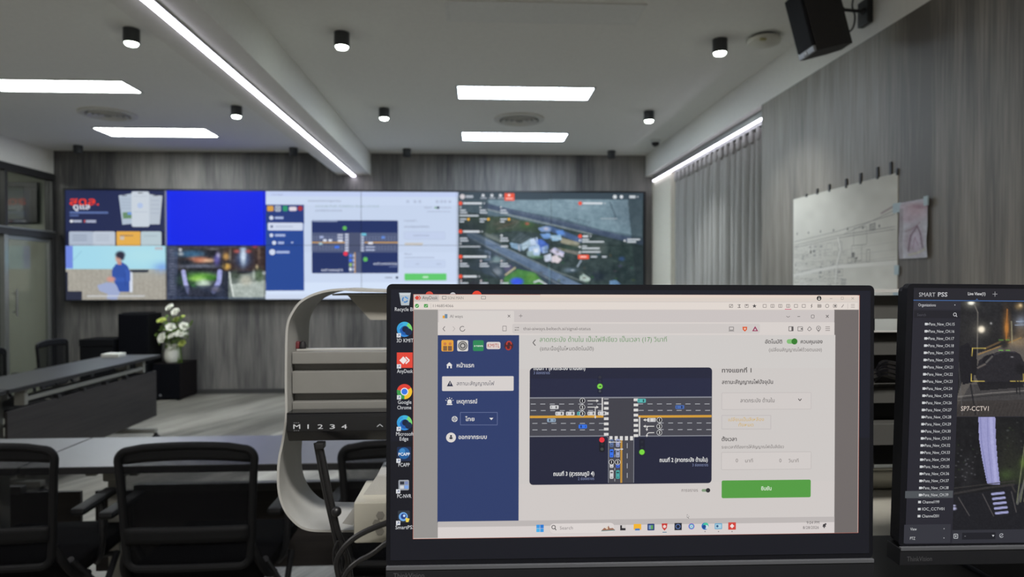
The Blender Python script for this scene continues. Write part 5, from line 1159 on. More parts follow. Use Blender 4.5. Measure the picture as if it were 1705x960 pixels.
P.frame(1214, 544, 1221, 549, 0.9, (104, 100, 100)); P.line([(1213, 550.6), (1222, 550.6)], 0.9, (104, 100, 100)); P.poly([(1236, 543.5), (1243.8, 543.5), (1243.4, 548.5), (1240, 551.8), (1236.4, 548.5)], (214, 92, 48)); P.circ(1240, 547, 1.6, (236, 200, 180))
P.poly([(1257, 542.5), (1262, 551), (1252, 551)], (150, 52, 90)); P.poly([(1257, 546), (1259, 549.6), (1255, 549.6)], (206, 198, 195))
P.frame(1313, 543.5, 1320.4, 550.5, 0.9, (88, 84, 84)); P.rect(1317.4, 543.5, 1320.4, 550.5, (88, 84, 84)); P.frame(1328, 543.8, 1336, 550.4, 0.9, (104, 100, 100)); P.rect(1333, 546, 1336, 548.4, (104, 100, 100)); P.line([(1344, 548), (1347.5, 543.4), (1351, 547.5), (1347, 550.6), (1344, 548)], 0.9, (104, 100, 100)); P.ring(1362.5, 546, 3.4, 0.9, (104, 100, 100)); P.circ(1362.5, 546, 1.1, (104, 100, 100)); P.line([(1360.6, 549), (1362.5, 552), (1364.4, 549)], 0.9, (104, 100, 100))
for k in range(3): P.line([(1374, 543.8+k*3), (1381.6, 543.8+k*3)], 0.9, (120, 110, 108))
P.rect(863, 557.5, 1388.8, 868.4, (203, 198, 195)); P.rect(863, 557.5, 1388.8, 612, (204, 200, 197)); P.rect(863, 805, 1388.8, 864, (205, 199, 196))
# sidebar
P.rect(729, 557.6, 863.4, 867.5, (42, 58, 104))
P.rrect(735, 565.5, 755, 584.5, 2.5, (226, 160, 58)); P.circ(741, 572, 2.4, (196, 120, 70)); P.circ(749.5, 572, 2.4, (196, 120, 70)); P.rect(738, 575.5, 744.5, 583.5, (130, 95, 60)); P.rect(746, 575.5, 752.5, 583.5, (120, 88, 66))
P.rrect(761.3, 566, 779.5, 584.3, 2.5, (212, 208, 204)); P.circ(770.5, 575.2, 7.6, (92, 90, 90)); P.ring(770.5, 575.2, 5.4, 1, (196, 192, 188)); P.circ(770.5, 575.2, 2.6, (190, 186, 184))
P.rrect(787.5, 566, 805.3, 584, 2.5, (42, 132, 84)); P.text('a·nawa', 789.3, 576.8, 3.6, (205, 225, 210), x1=804, bold=True)
P.rrect(810, 568.8, 833.3, 580.8, 3, (216, 206, 202)); P.text('KMITL', 811.8, 578, 6.2, (178, 62, 44), x1=831.5)
P.circ(847, 575, 7.4, (74, 34, 38)); P.ring(847.5, 571.8, 3.6, 2.2, (184, 58, 44), a0=150, a1=380); P.ring(846.5, 578, 3.6, 2.2, (170, 50, 40), a0=-40, a1=200)
w_ = (222, 220, 218)
P.poly([(743, 607.5), (748.2, 602.5), (753.4, 607.5), (752.3, 607.5), (752.3, 612.6), (749.8, 612.6), (749.8, 608.8), (746.6, 608.8), (746.6, 612.6), (744.2, 612.6), (744.2, 607.5)], w_)
P.text('หน้าแรก', 760.5, 611, 6.4, w_, x1=788.5, bold=True)
P.rrect(736.3, 626.2, 855, 649.8, 1.5, (212, 206, 203), (120, 124, 146), 0.5); P.poly([(749.3, 633), (754.6, 642.6), (744, 642.6)], (36, 42, 66)); P.rect(748.8, 636, 749.9, 640, (212, 206, 203)); P.text('สถานะสัญญาณไฟ', 760.5, 641, 6.2, (74, 76, 90), x1=821.5)
P.circ(748.5, 668, 3.6, w_, a0=180, a1=360); P.rect(744.9, 667.8, 752.1, 671.4, w_); P.rect(743.8, 672, 753.2, 673.6, w_)
for a in (200, 235, 270, 305, 340): P.line([(748.5+5.3*math.cos(math.radians(a)), 668+5.3*math.sin(math.radians(a))), (748.5+7.2*math.cos(math.radians(a)), 668+7.2*math.sin(math.radians(a)))], 0.9, w_)
P.text('เหตุการณ์', 760.5, 671, 6.4, w_, x1=794, bold=True)
P.circ(757, 697, 4.8, (205, 204, 204)); P.ring(757, 697, 2.4, 0.8, (72, 80, 110)); P.line([(752.4, 697), (761.6, 697)], 0.6, (72, 80, 110)); P.line([(757, 692.4), (757, 701.6)], 0.6, (72, 80, 110))
P.frame(766.5, 686, 828, 706.8, 0.8, (104, 116, 156)); P.text('ไทย', 774.5, 700.2, 6.2, w_, x1=789.5, bold=True); P.poly([(814.8, 695), (821.4, 695), (818.1, 698.8)], w_)
P.circ(751, 727.7, 8, (216, 211, 207)); P.circ(751, 725.2, 1.7, (50, 52, 62)); P.rrect(748.4, 727, 753.6, 730.4, 1, (50, 52, 62)); P.text('ออกจากระบบ', 763.5, 730.2, 6.4, w_, x1=809.5, bold=True)
# header of the page
P.line([(891.5, 565), (887.2, 570), (891.5, 575)], 1.3, (70, 68, 68)); P.text('ลาดกระบัง ด้านใน เป็นไฟสีเขียว เป็นเวลา (17) วินาที', 898.5, 568.6, 7.6, (104, 146, 98), x1=1109); P.text('(ขณะนี้อยู่ในโหมดอัตโนมัติ)', 899, 583, 6, (104, 100, 98), x1=987.5)
P.text('อัตโนมัติ', 1273.5, 571.4, 6, (78, 74, 74), x1=1302.5, bold=True); P.rrect(1309.5, 564.2, 1327, 571.8, 3.7, (128, 186, 116)); P.circ(1322.4, 568, 5.1, (50, 122, 40)); P.text('ควบคุมเอง', 1332.8, 571.2, 6, (72, 68, 68), x1=1370, bold=True); P.text('(เปลี่ยนสัญญาณไฟด้วยตนเอง)', 1280, 584.6, 5.6, (108, 102, 100), x1=1369.8)
# map panel
P.rrect(882, 612, 1184.5, 803.5, 6, (30, 33, 54)); P.rect(884, 630, 1183, 662, (33, 37, 62)); P.rect(882.2, 661.2, 1184.3, 725, (68, 68, 76)); P.rect(1012.8, 724, 1055, 803.3, (68, 68, 76)); P.rect(1012.8, 661.8, 1055, 726, (62, 62, 70))
eg = (128, 130, 140)
P.rect(882.2, 660.8, 1184.3, 661.6, eg); P.rect(882.2, 725, 1009, 725.8, eg); P.rect(1059, 724.6, 1184.3, 725.4, eg); P.rect(1012.4, 730, 1013.2, 803, eg); P.rect(1054.6, 729, 1055.4, 802.6, eg); P.line([(1009, 725.4), (1012, 727), (1012.8, 731)], 0.8, eg); P.line([(1059, 725), (1056, 726.6), (1055, 730)], 0.8, eg)
yl = (214, 158, 50)
P.rect(882.2, 691.6, 1004.5, 692.7, yl); P.rect(882.2, 693.6, 1004.5, 694.7, yl); P.rect(1062.6, 691, 1184.3, 692.1, yl); P.rect(1062.6, 693, 1184.3, 694.1, yl); P.rect(1033, 731, 1033.9, 803, yl); P.rect(1034.7, 731, 1035.6, 803, yl)
dsh = (176, 178, 184)
for k in range(8):
    x = 883.6+k*15.8
    if x < 995: P.rect(x, 671.6, x+8.4, 672.6, dsh); P.rect(x+(1 if k else 0), 682.4, x+9, 683.4, dsh); P.rect(x+2.8, 703.7, x+11.2, 704.7, dsh); P.rect(x+2.8, 714.5, x+11.2, 715.5, dsh)
    x = 1062+k*15.8
    if x < 1176: P.rect(x, 671.4, x+8.4, 672.4, dsh); P.rect(x+1, 682.1, x+9.4, 683.1, dsh); 
    if 1090 < x+3 < 1180: P.rect(x+3, 703, x+11, 704, dsh); P.rect(x+3, 714, x+11, 715, dsh)
for yy in (737, 754, 770.5, 786.5): P.rect(1043.6, yy, 1044.6, yy+8.4, dsh)
for yy in (745, 756, 778, 796): P.rect(1023, yy, 1023.8, yy+4.5, dsh)
cw = (214, 212, 210)
for k in range(8): P.rect(1005.4, 660.8+8.62*k+(2.6 if k == 0 else 0)-0.2, 1013, 665.6+8.62*k-(1.6 if k == 0 else 0), cw) if k == 0 else P.rect(1005.4, 658.7+8.62*k+0.6+0.4, 1013, 663.7+8.62*k+0.4, cw); P.rect(1054.8, 662.8+8.5*k, 1062.2, 667.2+8.5*k, cw)
for x in (1014.6, 1023.3, 1031.8, 1040.3, 1048.8): P.rect(x, 725.4, x+5, 732.3, cw)
P.rect(1001.6, 661.4, 1003.6, 691.4, cw); P.rect(1063.6, 693.4, 1065.6, 724.8, cw)
def car(x0, y0, x1, y1, c, v=False, d=1):
    P.rrect(x0, y0, x1, y1, 1.6, c); dk_ = tuple(int(q*0.45) for q in c)
    if not v: P.rect(x0+(x1-x0)*(.64 if d > 0 else .22), y0+1.1, x0+(x1-x0)*(.80 if d > 0 else .38), y1-1.1, dk_); P.rect(x0+(x1-x0)*(.14 if d > 0 else .78), y0+1.3, x0+(x1-x0)*(.20 if d > 0 else .84), y1-1.3, dk_)
    else: P.rect(x0+1.1, y0+(y1-y0)*.2, x1-1.1, y0+(y1-y0)*.36, dk_); P.rect(x0+1.3, y0+(y1-y0)*.8, x1-1.3, y0+(y1-y0)*.86, dk_)
whc = (204, 204, 206)
car(915.6, 674.2, 930, 680.4, whc); car(924.6, 684.8, 938.8, 691, whc); car(942.2, 684.8, 956.6, 691, whc); car(960.6, 684.8, 974, 691, (86, 170, 170)); car(978, 684.6, 991.6, 690.8, whc); car(995.2, 684.4, 1009.6, 690.6, whc); car(910.8, 695.8, 925.2, 702, (140, 162, 184), d=-1); car(963.2, 706.2, 977.2, 712.6, (50, 112, 226), d=-1)
car(1061, 663.2, 1075, 669.8, (84, 178, 176)); car(1124.2, 674, 1139, 680.2, (70, 104, 172)); car(1077.4, 695.3, 1091.6, 701.6, whc, d=-1)
car(1015, 730.6, 1021.2, 743.4, (88, 108, 150), True); car(1015, 747.2, 1021.2, 760.6, (52, 112, 230), True); car(1015, 768, 1021.2, 778, whc, True); car(1015, 782, 1021.2, 796.2, whc, True)
car(1025.3, 730, 1031.6, 743.2, (150, 158, 196), True); car(1025.3, 747.2, 1031.6, 760.6, (150, 160, 190), True); car(1025.3, 766, 1031.6, 778, (60, 100, 205), True); car(1025.3, 782, 1031.6, 796.2, (70, 160, 158), True)
def arrow(pts, s=2.4):
    P.line(pts, 1.3, cw); (x0, y0), (x1, y1) = pts[-2:]; L_ = math.hypot(x1-x0, y1-y0); dx, dy = (x1-x0)/L_, (y1-y0)/L_
    P.poly([(x1+dx*s*1.2, y1+dy*s*1.2), (x1-dx*s*.5-dy*s, y1-dy*s*.5+dx*s), (x1-dx*s*.5+dy*s, y1-dy*s*.5-dx*s)], cw)
arrow([(978, 666.6), (994, 666.6)]); arrow([(978, 677.2), (994, 677.2)]); arrow([(991, 677.2), (991, 694)], 2); arrow([(1089, 698.4), (1073.5, 698.4)]); arrow([(1089, 709), (1073.5, 709)]); arrow([(1079, 709), (1076.8, 711), (1076.8, 714.6)], 2); arrow([(1089, 719.6), (1079.6, 719.8), (1077, 722), (1076.8, 724.6)], 2)
P.line([(1014, 735.2), (1034, 735.2)], 1.1, cw); P.line([(1023, 747), (1035, 747)], 1.1, cw); P.poly([(1013, 735.2), (1016, 733.2), (1016, 737.2)], cw); P.poly([(1037.5, 747), (1034.5, 745), (1034.5, 749)], cw)
for x, y, s_ in ((969.5, 666.5, '1'), (969.5, 677.2, '2'), (969.5, 688, '3'), (1097.6, 698.5, '1'), (1097.6, 709, '2'), (1097.6, 719.4, '3'), (1017.9, 768.5, '1'), (1028.2, 768.5, '2')):
    P.circ(x, y, 4.6, (206, 206, 206)); P.circ(x, y, 3.8, (22, 22, 30)); P.text(s_, x, y+2.2, 4.4, (232, 232, 230), align='c', bold=True)
P.rrect(994.4, 623.5, 1003.2, 655, 3, (27, 31, 52)); P.circ(998.7, 627.5, 2.4, (44, 46, 56)); P.circ(998.7, 634.5, 2.4, (40, 40, 66)); P.circ(998.7, 642.6, 5.2, (54, 100, 44)); P.circ(998.7, 642.6, 4.2, (124, 210, 76)); P.line([(996.6, 642.6), (1000, 642.6)], 1.1, (30, 52, 30)); P.poly([(1001.4, 642.6), (999.2, 641), (999.2, 644.2)], (30, 52, 30)); P.circ(998.7, 650.6, 1.9, (74, 80, 84))
P.rrect(997.4, 726.6, 1006.8, 752, 3, (20, 22, 30)); P.circ(1002, 731.6, 4.4, (228, 50, 60)); P.circ(1002.2, 739, 2.4, (36, 38, 42)); P.circ(1002.2, 747, 2.6, (62, 70, 66)); P.rrect(1063.8, 729.6, 1073.4, 758, 3, (22, 25, 40)); P.circ(1068.6, 735, 2.2, (34, 38, 50)); P.circ(1068.6, 743.6, 2.2, (34, 38, 50)); P.circ(1068.6, 751.9, 5.3, (50, 92, 40)); P.circ(1068.6, 751.9, 4.3, (120, 212, 62))
tw = (226, 226, 226); tg = (128, 138, 176)
P.text('ถนนที่ 1 (ลาดกระบัง ด้านนอก)', 888.3, 615.4, 6.6, tw, x1=973.5, bold=True, clip_top=612.2); P.text('3 ช่องจราจร', 888.5, 622.4, 4.6, tg, x1=915)
P.text('ถนนที่ 2 (ลาดกระบัง ด้านใน)', 1098, 768.4, 6.4, tw, x1=1178.6, bold=True); P.text('3 ช่องจราจร', 1152.5, 775.6, 4.4, tg, x1=1179); P.text('ถนนที่ 3 (สุวรรณภูมิ 4)', 921.2, 791.4, 6.4, tw, x1=988.8, bold=True); P.text('2 ช่องจราจร', 962.2, 798.4, 4.4, tg, x1=989)
P.text('การจราจร', 1134.5, 818, 5.2, (112, 106, 104), x1=1162); P.rrect(1168, 813.4, 1177, 817.8, 2.2, (128, 152, 122)); P.circ(1178.6, 815.5, 3.7, (44, 44, 46))
tb = (78, 74, 74)
P.text('ทางแยกที่ 1', 1201.8, 619.6, 7, tb, x1=1251.5, bold=True); P.text('สถานะสัญญาณไฟปัจจุบัน', 1201.8, 638.6, 6.2, tb, x1=1288, bold=True)
P.rrect(1202, 654, 1349.6, 680, 1.2, (206, 200, 197), (188, 182, 180), 0.8); P.text('ลาดกระบัง ด้านใน', 1232.5, 669.4, 6.4, (98, 94, 93), x1=1290); P.line([(1328.8, 663.2), (1331.4, 666.6), (1334, 663.2)], 1.3, (70, 66, 66))
P.frame(1201.5, 691, 1283, 713.6, 0.9, (186, 180, 180)); P.text('เปลี่ยนเป็นสีเหลือง', 1212.5, 700.6, 5.4, (206, 172, 96), x1=1272.5); P.text('ทั้งหมด', 1229.5, 709.4, 5.4, (206, 172, 96), x1=1254.5)
P.text('ตั้งเวลา', 1201.4, 733.6, 6.2, (66, 62, 62), x1=1226.6, bold=True); P.text('ระยะเวลาที่ต้องการให้สัญญาณไฟเป็นสีเขียว', 1201.2, 746.2, 5, (104, 98, 97), x1=1306.5)
P.rrect(1201.5, 753, 1349.6, 779.6, 1.2, (207, 201, 198), (186, 180, 178), 0.8); P.text('0', 1224.6, 769, 6.2, (134, 128, 126)); P.text('นาที', 1240.4, 769, 5.6, (120, 114, 112), x1=1253.4); P.text('0', 1297, 769, 6.2, (134, 128, 126)); P.text('วินาที', 1312.2, 769, 5.6, (120, 114, 112), x1=1329.6)
P.rrect(1201.3, 799.2, 1349.4, 827, 2.6, (82, 154, 64)); P.text('ยืนยัน', 1267, 815.4, 6, (220, 230, 214), x1=1284.4, bold=True)
P.poly([(1143.6, 855), (1147.6, 859.4), (1145.6, 859.6), (1146.8, 862.2), (1145.8, 862.6), (1144.8, 860.2), (1143.4, 861.4)], (120, 116, 116)); P.poly([(1144.1, 856.2), (1146.6, 859), (1144.1, 860)], (226, 222, 220))
# task bar
P.rect(729, 867.8, 1388.8, 886.3, (212, 205, 203)); P.rect(729, 867.6, 1388.8, 868.3, (186, 180, 178))
for i in range(2):
    for j in range(2): P.rect(893+i*6.4, 872.6+j*6.4, 898.8+i*6.4, 878.4+j*6.4, ((58, 150, 222), (72, 176, 232), (40, 120, 205), (58, 150, 222))[i*2+j])
P.rrect(915, 871, 1023, 886, 7, (218, 211, 208), (196, 189, 187), 0.4); P.ring(921.6, 876.6, 2.9, 1.1, (52, 50, 52)); P.line([(923.8, 879), (926, 881.6)], 1.3, (52, 50, 52)); P.text('Search', 932, 880.6, 5.4, (134, 128, 128), x1=953.5)
P.poly([(1001, 882.4), (1006, 877.6), (1010, 879.6), (1013, 874), (1015, 878.6), (1020, 878), (1023.5, 881), (1016, 882.6)], (150, 104, 82)); P.line([(1001, 882.8), (1023.6, 881.6)], 1.2, (104, 140, 140)); P.rect(1009, 876.4, 1012, 880, (222, 200, 176))
P.rect(1032.4, 873.6, 1041.4, 882, (44, 42, 44)); P.rect(1035.4, 873, 1042, 878.2, (205, 200, 198)); P.rrect(1054.8, 871.4, 1067.4, 881, 1, (238, 178, 44)); P.rect(1057, 879, 1065, 882, (64, 120, 188)); P.rrect(1077.8, 871, 1089.4, 882, 1, (38, 62, 116)); P.rect(1080, 873.4, 1087, 880, (120, 150, 190)); P.rect(1083.4, 873.4, 1087, 880, (96, 160, 90))
P.poly([(1101.4, 870.6), (1111, 870.4), (1110, 878), (1106.2, 882.4), (1102.2, 878)], (196, 52, 44)); P.circ(1106.2, 875.6, 2.6, (232, 206, 200)); P.rect(1102.8, 884.6, 1109.8, 885.6, (52, 110, 140)); P.rect(1122.8, 869.8, 1134.8, 881.6, (26, 32, 44)); P.ring(1128.6, 875.6, 3.6, 1.2, (96, 120, 176)); P.circ(1151, 875.4, 5, (112, 92, 200)); P.circ(1151, 875.4, 3.6, (96, 190, 190)); P.circ(1151, 875.4, 2.2, (222, 222, 230)); P.circ(1151, 875.4, 1, (74, 104, 190))
P.circ(1173.6, 875, 6, (40, 110, 190)); P.circ(1174.6, 873.6, 4.6, (70, 190, 160)); P.circ(1176, 876.4, 3.2, (206, 220, 222)); P.circ(1172, 876, 3.2, (26, 70, 140)); P.rrect(1189.6, 870.2, 1202, 880, 1, (112, 168, 200)); P.rect(1191, 872, 1200.6, 878.4, (170, 204, 220)); P.circ(1194, 875, 2, (50, 90, 130)); P.rect(1212.2, 868.8, 1224.8, 880.8, (206, 66, 56)); P.poly([(1218.5, 871), (1222.2, 874.8), (1218.5, 878.6), (1214.8, 874.8)], (236, 222, 220))
for x in (1173.6, 1196, 1218.5): P.circ(x, 884, 0.9, (120, 112, 112))
P.text('9:04 PM', 1342.6, 871.6, 4.8, (100, 95, 95), x1=1364); P.text('8/28/2026', 1336.4, 879.8, 4.8, (100, 95, 95), x1=1363.6); P.poly([(1369, 876.4), (1370, 871.8), (1373.6, 871), (1374.6, 876)], (60, 58, 60)); P.circ(1371.8, 877.2, 1.1, (60, 58, 60)); P.circ(1374, 871.6, 1.6, (70, 66, 68))
P.build('screen_image', M_scr, m1)

# ---- picture on the second monitor
R3 = MM2.to_3x3()
P = Paint(Plane(MM2 @ Vector((0, -0.0004, 0)), R3 @ Vector((1, 0, 0)), R3 @ Vector((0, 0, -1))), 6.67e-4, 5e-5)
UL, UT = P.C(1521.5, 479); vb = P.C(1503.5, 905.5)[1]; UR = 0.534
def rr_(u0, v0, u1, v1, c, L=None): P.add([(u0, v0), (u1, v0), (u1, v1), (u0, v1)], [(0, 1, 2, 3)], c, L)
v1_ = P.C(1522, 499.5)[1]; us = P.C(1600, 500)[0]; vm = P.C(1590, 693)[1]; vv = P.C(1583, 882)[1]
rr_(UL, UT, UR, vb, (34, 34, 42)); rr_(UL, UT, UR, v1_, (30, 30, 36)); rr_(UL, v1_-0.0006, UR, v1_+0.0006, (58, 88, 134))
P.text('SMART', 1530, 493.5, 7.2, (178, 178, 182), x1=1559); P.text('PSS', 1561.5, 493.3, 7.2, (188, 188, 192), x1=1578.5, bold=True); P.text('Live View(1)', 1611.5, 491, 5, (206, 206, 208), x1=1643, bold=True); P.line([(1652.5, 489.3), (1660.5, 489.3)], 0.9, (160, 160, 164)); P.line([(1656.5, 485.2), (1656.5, 493.4)], 0.9, (160, 160, 164)); P.poly([(1624, 499), (1626.5, 496.6), (1629, 499)], (58, 88, 134))
P.rect(1522, 501, 1599.5, 515, (40, 40, 48)); P.text('Organizations', 1528.8, 509.6, 5, (198, 198, 202), x1=1560); P.circ(1589.8, 507.4, 0.9, (190, 190, 194)); P.rect(1522, 516.5, 1599, 529.5, (26, 26, 32)); P.text('Search', 1527, 525.8, 4.6, (72, 72, 80), x1=1542.5); P.ring(1589.8, 523.2, 2.6, 1, (196, 196, 200)); P.line([(1591.8, 525.2), (1593.4, 527)], 1.1, (196, 196, 200))
rr_(P.C(1507, 823)[0], P.C(1507, 817)[1], us-0.001, P.C(1507, 829)[1], (76, 80, 84))
names = ['Pana_New_CH.%d' % k for k in range(15, 40)]
U0 = P.C(1547, 541.5); U1 = P.C(1534.3, 825.8); Uc = P.C(1534.3, 837.8)
for k, s_ in enumerate(names):
    v = U0[1]+(U1[1]-U0[1])*k/24; u = U0[0]; vt, ft = glyphs(s_, False); wd2 = np.ptp(vt[:, 0]); sx = 0.0303/wd2; sc = 5.0/FONT_CAP*P.k
    P.add(np.stack([u+(vt[:, 0]-vt[:, 0].min())*sx, v-vt[:, 1]*sc], 1), ft, (200, 202, 204))
    rr_(u-0.0052, v-0.0030, u-0.0018, v-0.0002, (200, 202, 204)); P.add([(u-0.0018, v-0.0018), (u-0.0006, v-0.0028), (u-0.0006, v-0.0004), (u-0.0018, v-0.0014)], [(0, 1, 2, 3)], (200, 202, 204))
for k, (s_, w2) in enumerate((('Channel199', 30.5), ('IOC_CCTV01', 40), ('Channel201', 30.5))):
    v = U1[1]+(U1[1]-U0[1])/24*(k+1)*1.0; u = U0[0]-0.0005; vt, ft = glyphs(s_, False); sx = w2*6.67e-4/np.ptp(vt[:, 0]); sc = 5.0/FONT_CAP*P.k
    P.add(np.stack([u+(vt[:, 0]-vt[:, 0].min())*sx, v-vt[:, 1]*sc], 1), ft, (200, 202, 204)); rr_(u-0.0052, v-0.0030, u-0.0018, v-0.0002, (200, 202, 204))
P.rect(1505.5, 873, 1582, 903, (48, 49, 56)); P.text('View', 1515.6, 882.6, 5, (198, 200, 202), x1=1527); P.text('PTZ', 1515, 898, 5, (198, 200, 202), x1=1524.4); P.circ(1571.8, 879.6, 0.9, (170, 170, 176)); P.circ(1571.6, 895, 0.9, (170, 170, 176))
def cam1(cv):
    X, Y = cv.X, cv.Y; Xs = X
    cv.fill((26, 27, 28)); cv.noise(16, 8, seed=3); cv.noise(5, 6, seed=5)
    cv.poly([(1596, 560), (1630, 640), (1594, 640)], (22, 23, 25)); cv.blob(1612, 560, 22, 60, (44, 43, 42), .6); cv.blob(1660, 560, 40, 30, (30, 30, 30), .5)
    cv.poly([(1625, 588), (1670, 575), (1705, 562), (1760, 545), (1900, 520), (1900, 700), (1580, 700), (1600, 640)], (86, 82, 78)); cv.poly([(1615, 640), (1900, 630), (1900, 700), (1580, 700)], (62, 60, 60))
    cv.blob(1694, 568, 16, 9, (150, 128, 98), .8); cv.blob(1700, 545, 10, 22, (112, 92, 68), .8); cv.blob(1760, 560, 60, 30, (120, 105, 85), .6)
    cv.line([(1628, 590), (1660, 578), (1700, 562)], 2, (150, 118, 70), .9); cv.line([(1640, 580), (1680, 562)], 3, (108, 86, 56), .8)
    cv.blob(1676, 540, 6, 26, (122, 80, 36), .9); cv.blob(1676, 546, 3, 10, (232, 150, 60), .9); cv.line([(1677, 515), (1675, 570)], 2.2, (170, 108, 48), .9); cv.line([(1684, 535), (1685, 570)], 2.4, (150, 142, 110), .8)
    cv.blob(1697, 510, 8, 6, (160, 130, 80), .8); cv.blob(1699, 508, 3, 3, (240, 210, 160), .9); cv.blob(1700, 535, 8, 8, (150, 165, 190), .8); cv.line([(1692, 535), (1712, 534)], 1.2, (200, 215, 235), .8); cv.line([(1690, 541), (1712, 540)], 1.2, (180, 195, 220), .8); cv.blob(1720, 530, 30, 20, (60, 70, 90), .5)
    cv.blob(1617, 505, 12, 8, (130, 128, 118), .8); cv.blob(1617, 504, 6, 3.4, (250, 248, 232), 1, 2); cv.line([(1622, 506), (1628, 520), (1627, 590)], 2, (104, 100, 94), .9); cv.blob(1634, 548, 14, 12, (112, 108, 98), .8); cv.blob(1634, 548, 6, 6, (252, 240, 216), 1, 2); cv.blob(1650, 538, 2, 2, (190, 190, 190), .8)
    cv.poly([(1597, 577), (1612, 570), (1617, 580), (1622, 636), (1603, 640), (1598, 610)], (20, 20, 24)); cv.poly([(1617, 582), (1626, 580), (1627, 624), (1618, 624)], (17, 17, 20))
    cv.poly([(1626, 612), (1630, 600), (1640, 592), (1652, 589), (1660, 586), (1672, 584), (1690, 585), (1699, 590), (1704, 602), (1740, 604), (1740, 640), (1632, 640), (1625, 628)], (32, 31, 35)); cv.poly([(1640, 592), (1653, 588), (1655, 592), (1640, 604), (1634, 604)], (20, 20, 24)); cv.line([(1642, 603), (1652, 593)], 3, (130, 126, 120), .6); cv.line([(1628, 612), (1640, 606)], 3, (120, 112, 104), .7)
    cv.line([(1655, 590), (1672, 584.5), (1690, 586)], 1.6, (62, 60, 66), .8); cv.blob(1685, 594, 2.5, 1, (190, 188, 190), .8); cv.blob(1699, 614, 9, 9, (16, 16, 18), .9, 2); cv.poly([(1626, 636), (1700, 634), (1705, 644), (1632, 650)], (20, 20, 22), .9)
    cv.blob(1672, 572, 7, 8, (30, 30, 30), .9, 2); cv.line([(1663, 565.5), (1670, 565.5)], 1, (110, 190, 70)); cv.line([(1675, 565.5), (1681, 565.5)], 1, (110, 190, 70)); cv.line([(1663, 583), (1670, 583)], 1, (110, 190, 70)); cv.line([(1675, 583), (1681, 583)], 1, (110, 190, 70))
    yl_ = (226, 200, 96)
    cv.line([(1641, 579.5), (1619, 579.5), (1618, 592)], 1.2, yl_); cv.line([(1617, 622), (1617, 634), (1639, 634)], 1.2, yl_); cv.line([(1682, 634), (1704, 634), (1704, 622)], 1.2, yl_)
    cv.line([(1595, 660), (1650, 654), (1705, 650), (1800, 648)], 1.4, (130, 126, 122), .8); cv.line([(1595, 664), (1650, 658), (1705, 654)], 1.4, (36, 36, 36), .8)
    for k in range(26): cv.line([(1592+k*6, 692), (1600+k*6, 672-k*0.1)], 1.4, (40, 38, 36), .7)
    cv.poly([(1580, 668), (1900, 660), (1900, 700), (1580, 700)], (50, 44, 40), .5); cv.line([(1616, 640), (1624, 690)], 2.2, (24, 24, 26), .9); cv.line([(1620, 640), (1628, 690)], 1, (80, 78, 78), .6); cv.line([(1692, 634), (1693, 654)], 2, (22, 22, 24)); cv.line([(1697, 634), (1698, 656)], 1.6, (22, 22, 24)); cv.line([(1596, 603), (1602, 690)], 1, (100, 100, 104), .6)
    cv.noise(1.8, 5, seed=11)
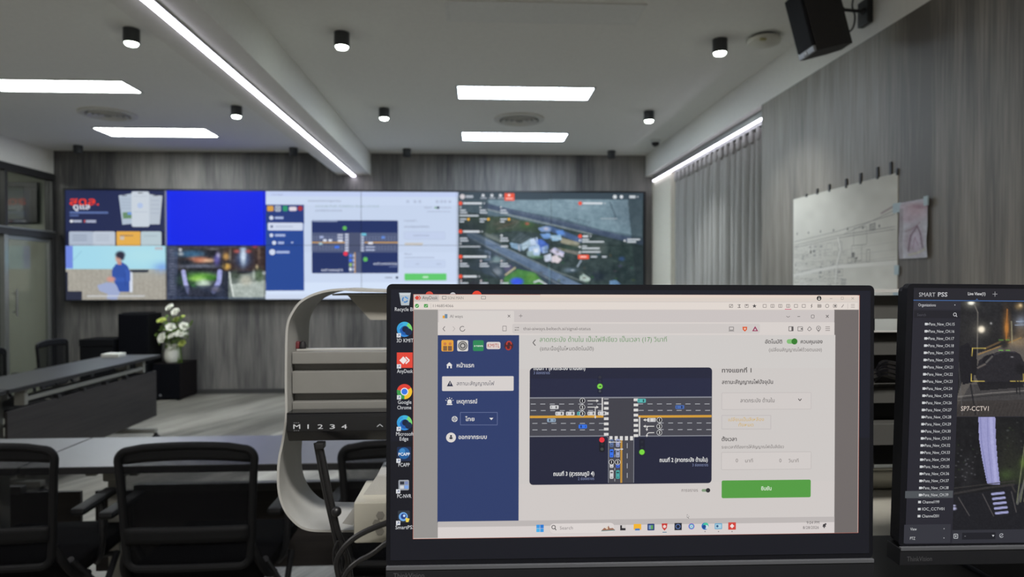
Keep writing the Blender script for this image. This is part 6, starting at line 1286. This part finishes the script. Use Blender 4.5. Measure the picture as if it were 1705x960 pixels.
def cam2(cv):
    cv.fill((15, 16, 17)); cv.noise(6, 6, seed=2); cv.blob(1680, 770, 26, 60, (38, 40, 30), .8); cv.blob(1610, 790, 14, 30, (34, 34, 36), .8); cv.blob(1700, 790, 16, 22, (50, 62, 36), .5); cv.blob(1675, 790, 14, 10, (60, 80, 40), .7)
    rg_ = np.random.RandomState(8)
    for k in range(150):
        x, y = rg_.uniform(1586, 1860), rg_.uniform(696, 815); 
        if 1628 < x < 1665: continue
        c = rg_.choice([0, 1, 2]); cv.blob(x, y, rg_.uniform(.8, 2.2), rg_.uniform(.6, 1.6), ((70, 74, 72), (52, 68, 36), (8, 9, 9))[c], .7)
    for k in range(20): cv.blob(rg_.uniform(1590, 1625), rg_.uniform(735, 800), 1.6, 1, (104, 104, 108), .7)
    cv.poly([(1629, 690), (1657, 690), (1658, 730), (1661, 770), (1665, 806), (1644, 806), (1636, 768), (1630, 730)], (150, 150, 196)); cv.line([(1650, 692), (1652, 735), (1658, 800)], 5, (172, 172, 216), .7); cv.line([(1644, 692), (1645, 740), (1652, 804)], 1, (120, 122, 170), .8); cv.line([(1632, 692), (1634, 735), (1645, 804)], 2, (122, 124, 172), .7)
    cv.poly([(1582, 826), (1640, 818), (1690, 806), (1760, 795), (1900, 780), (1900, 884), (1580, 884)], (21, 22, 26)); cv.line([(1584, 822), (1640, 812), (1688, 806)], 3.5, (46, 44, 44)); cv.line([(1590, 812), (1690, 800)], 1.4, (52, 50, 48)); cv.line([(1684, 806), (1690, 818)], 3, (50, 48, 46))
    for k in range(5): cv.line([(1652+k*1.6, 822+k*8), (1671+k*1.6, 820+k*8)], 4, (160, 162, 206), .95)
    for x0, y0, x1, y1 in ((1596, 828, 1614, 858), (1636, 822, 1654, 858), (1684, 818, 1692, 852)): cv.line([(x0, y0), (x1, y1)], 1.8, (84, 80, 80), .8)
    cv.blob(1588, 846, 5, 3, (180, 180, 215), .9, 2); cv.blob(1588, 841, 4, 1.4, (180, 180, 215), .9, 2)
    for k in range(5): cv.line([(1693+k*6, 836-k), (1706+k*9, 740+k*3)], 2, (120, 124, 96), .8)
    cv.line([(1694, 838), (1706, 800)], 4, (96, 96, 92), .8); cv.blob(1705, 770, 7, 10, (96, 120, 52), .8); cv.noise(1.8, 5, seed=12)
P.grid(0, 0, 0, 0, 1.25, cam1, uvrect=(us, v1_+0.001, UR, vm)); P.grid(0, 0, 0, 0, 1.25, cam2, uvrect=(us, vm+0.0006, UR, vv))
P.text('SP7-CCTV1', 1599.8, 683.6, 8.2, (214, 200, 190), x1=1649.8)
rr_(us, vv, UR, vb, (44, 45, 52)); P.frame(1588, 888.6, 1594.4, 895.4, 1, (196, 198, 202)); P.rect(1590, 891, 1592.4, 893, (196, 198, 202)); P.rect(1602, 886.4, 1657, 897, (24, 25, 31)); P.line([(1605.5, 892), (1608, 892)], 0.9, (120, 122, 128)); P.poly([(1651.4, 890), (1655.6, 890), (1653.5, 893)], (200, 202, 206)); P.ring(1667.4, 891, 3.4, 1, (170, 172, 178), a0=20, a1=330); P.line([(1665, 893), (1670, 889)], 1, (170, 172, 178))
P.build('screen_image', M_scr, m2)
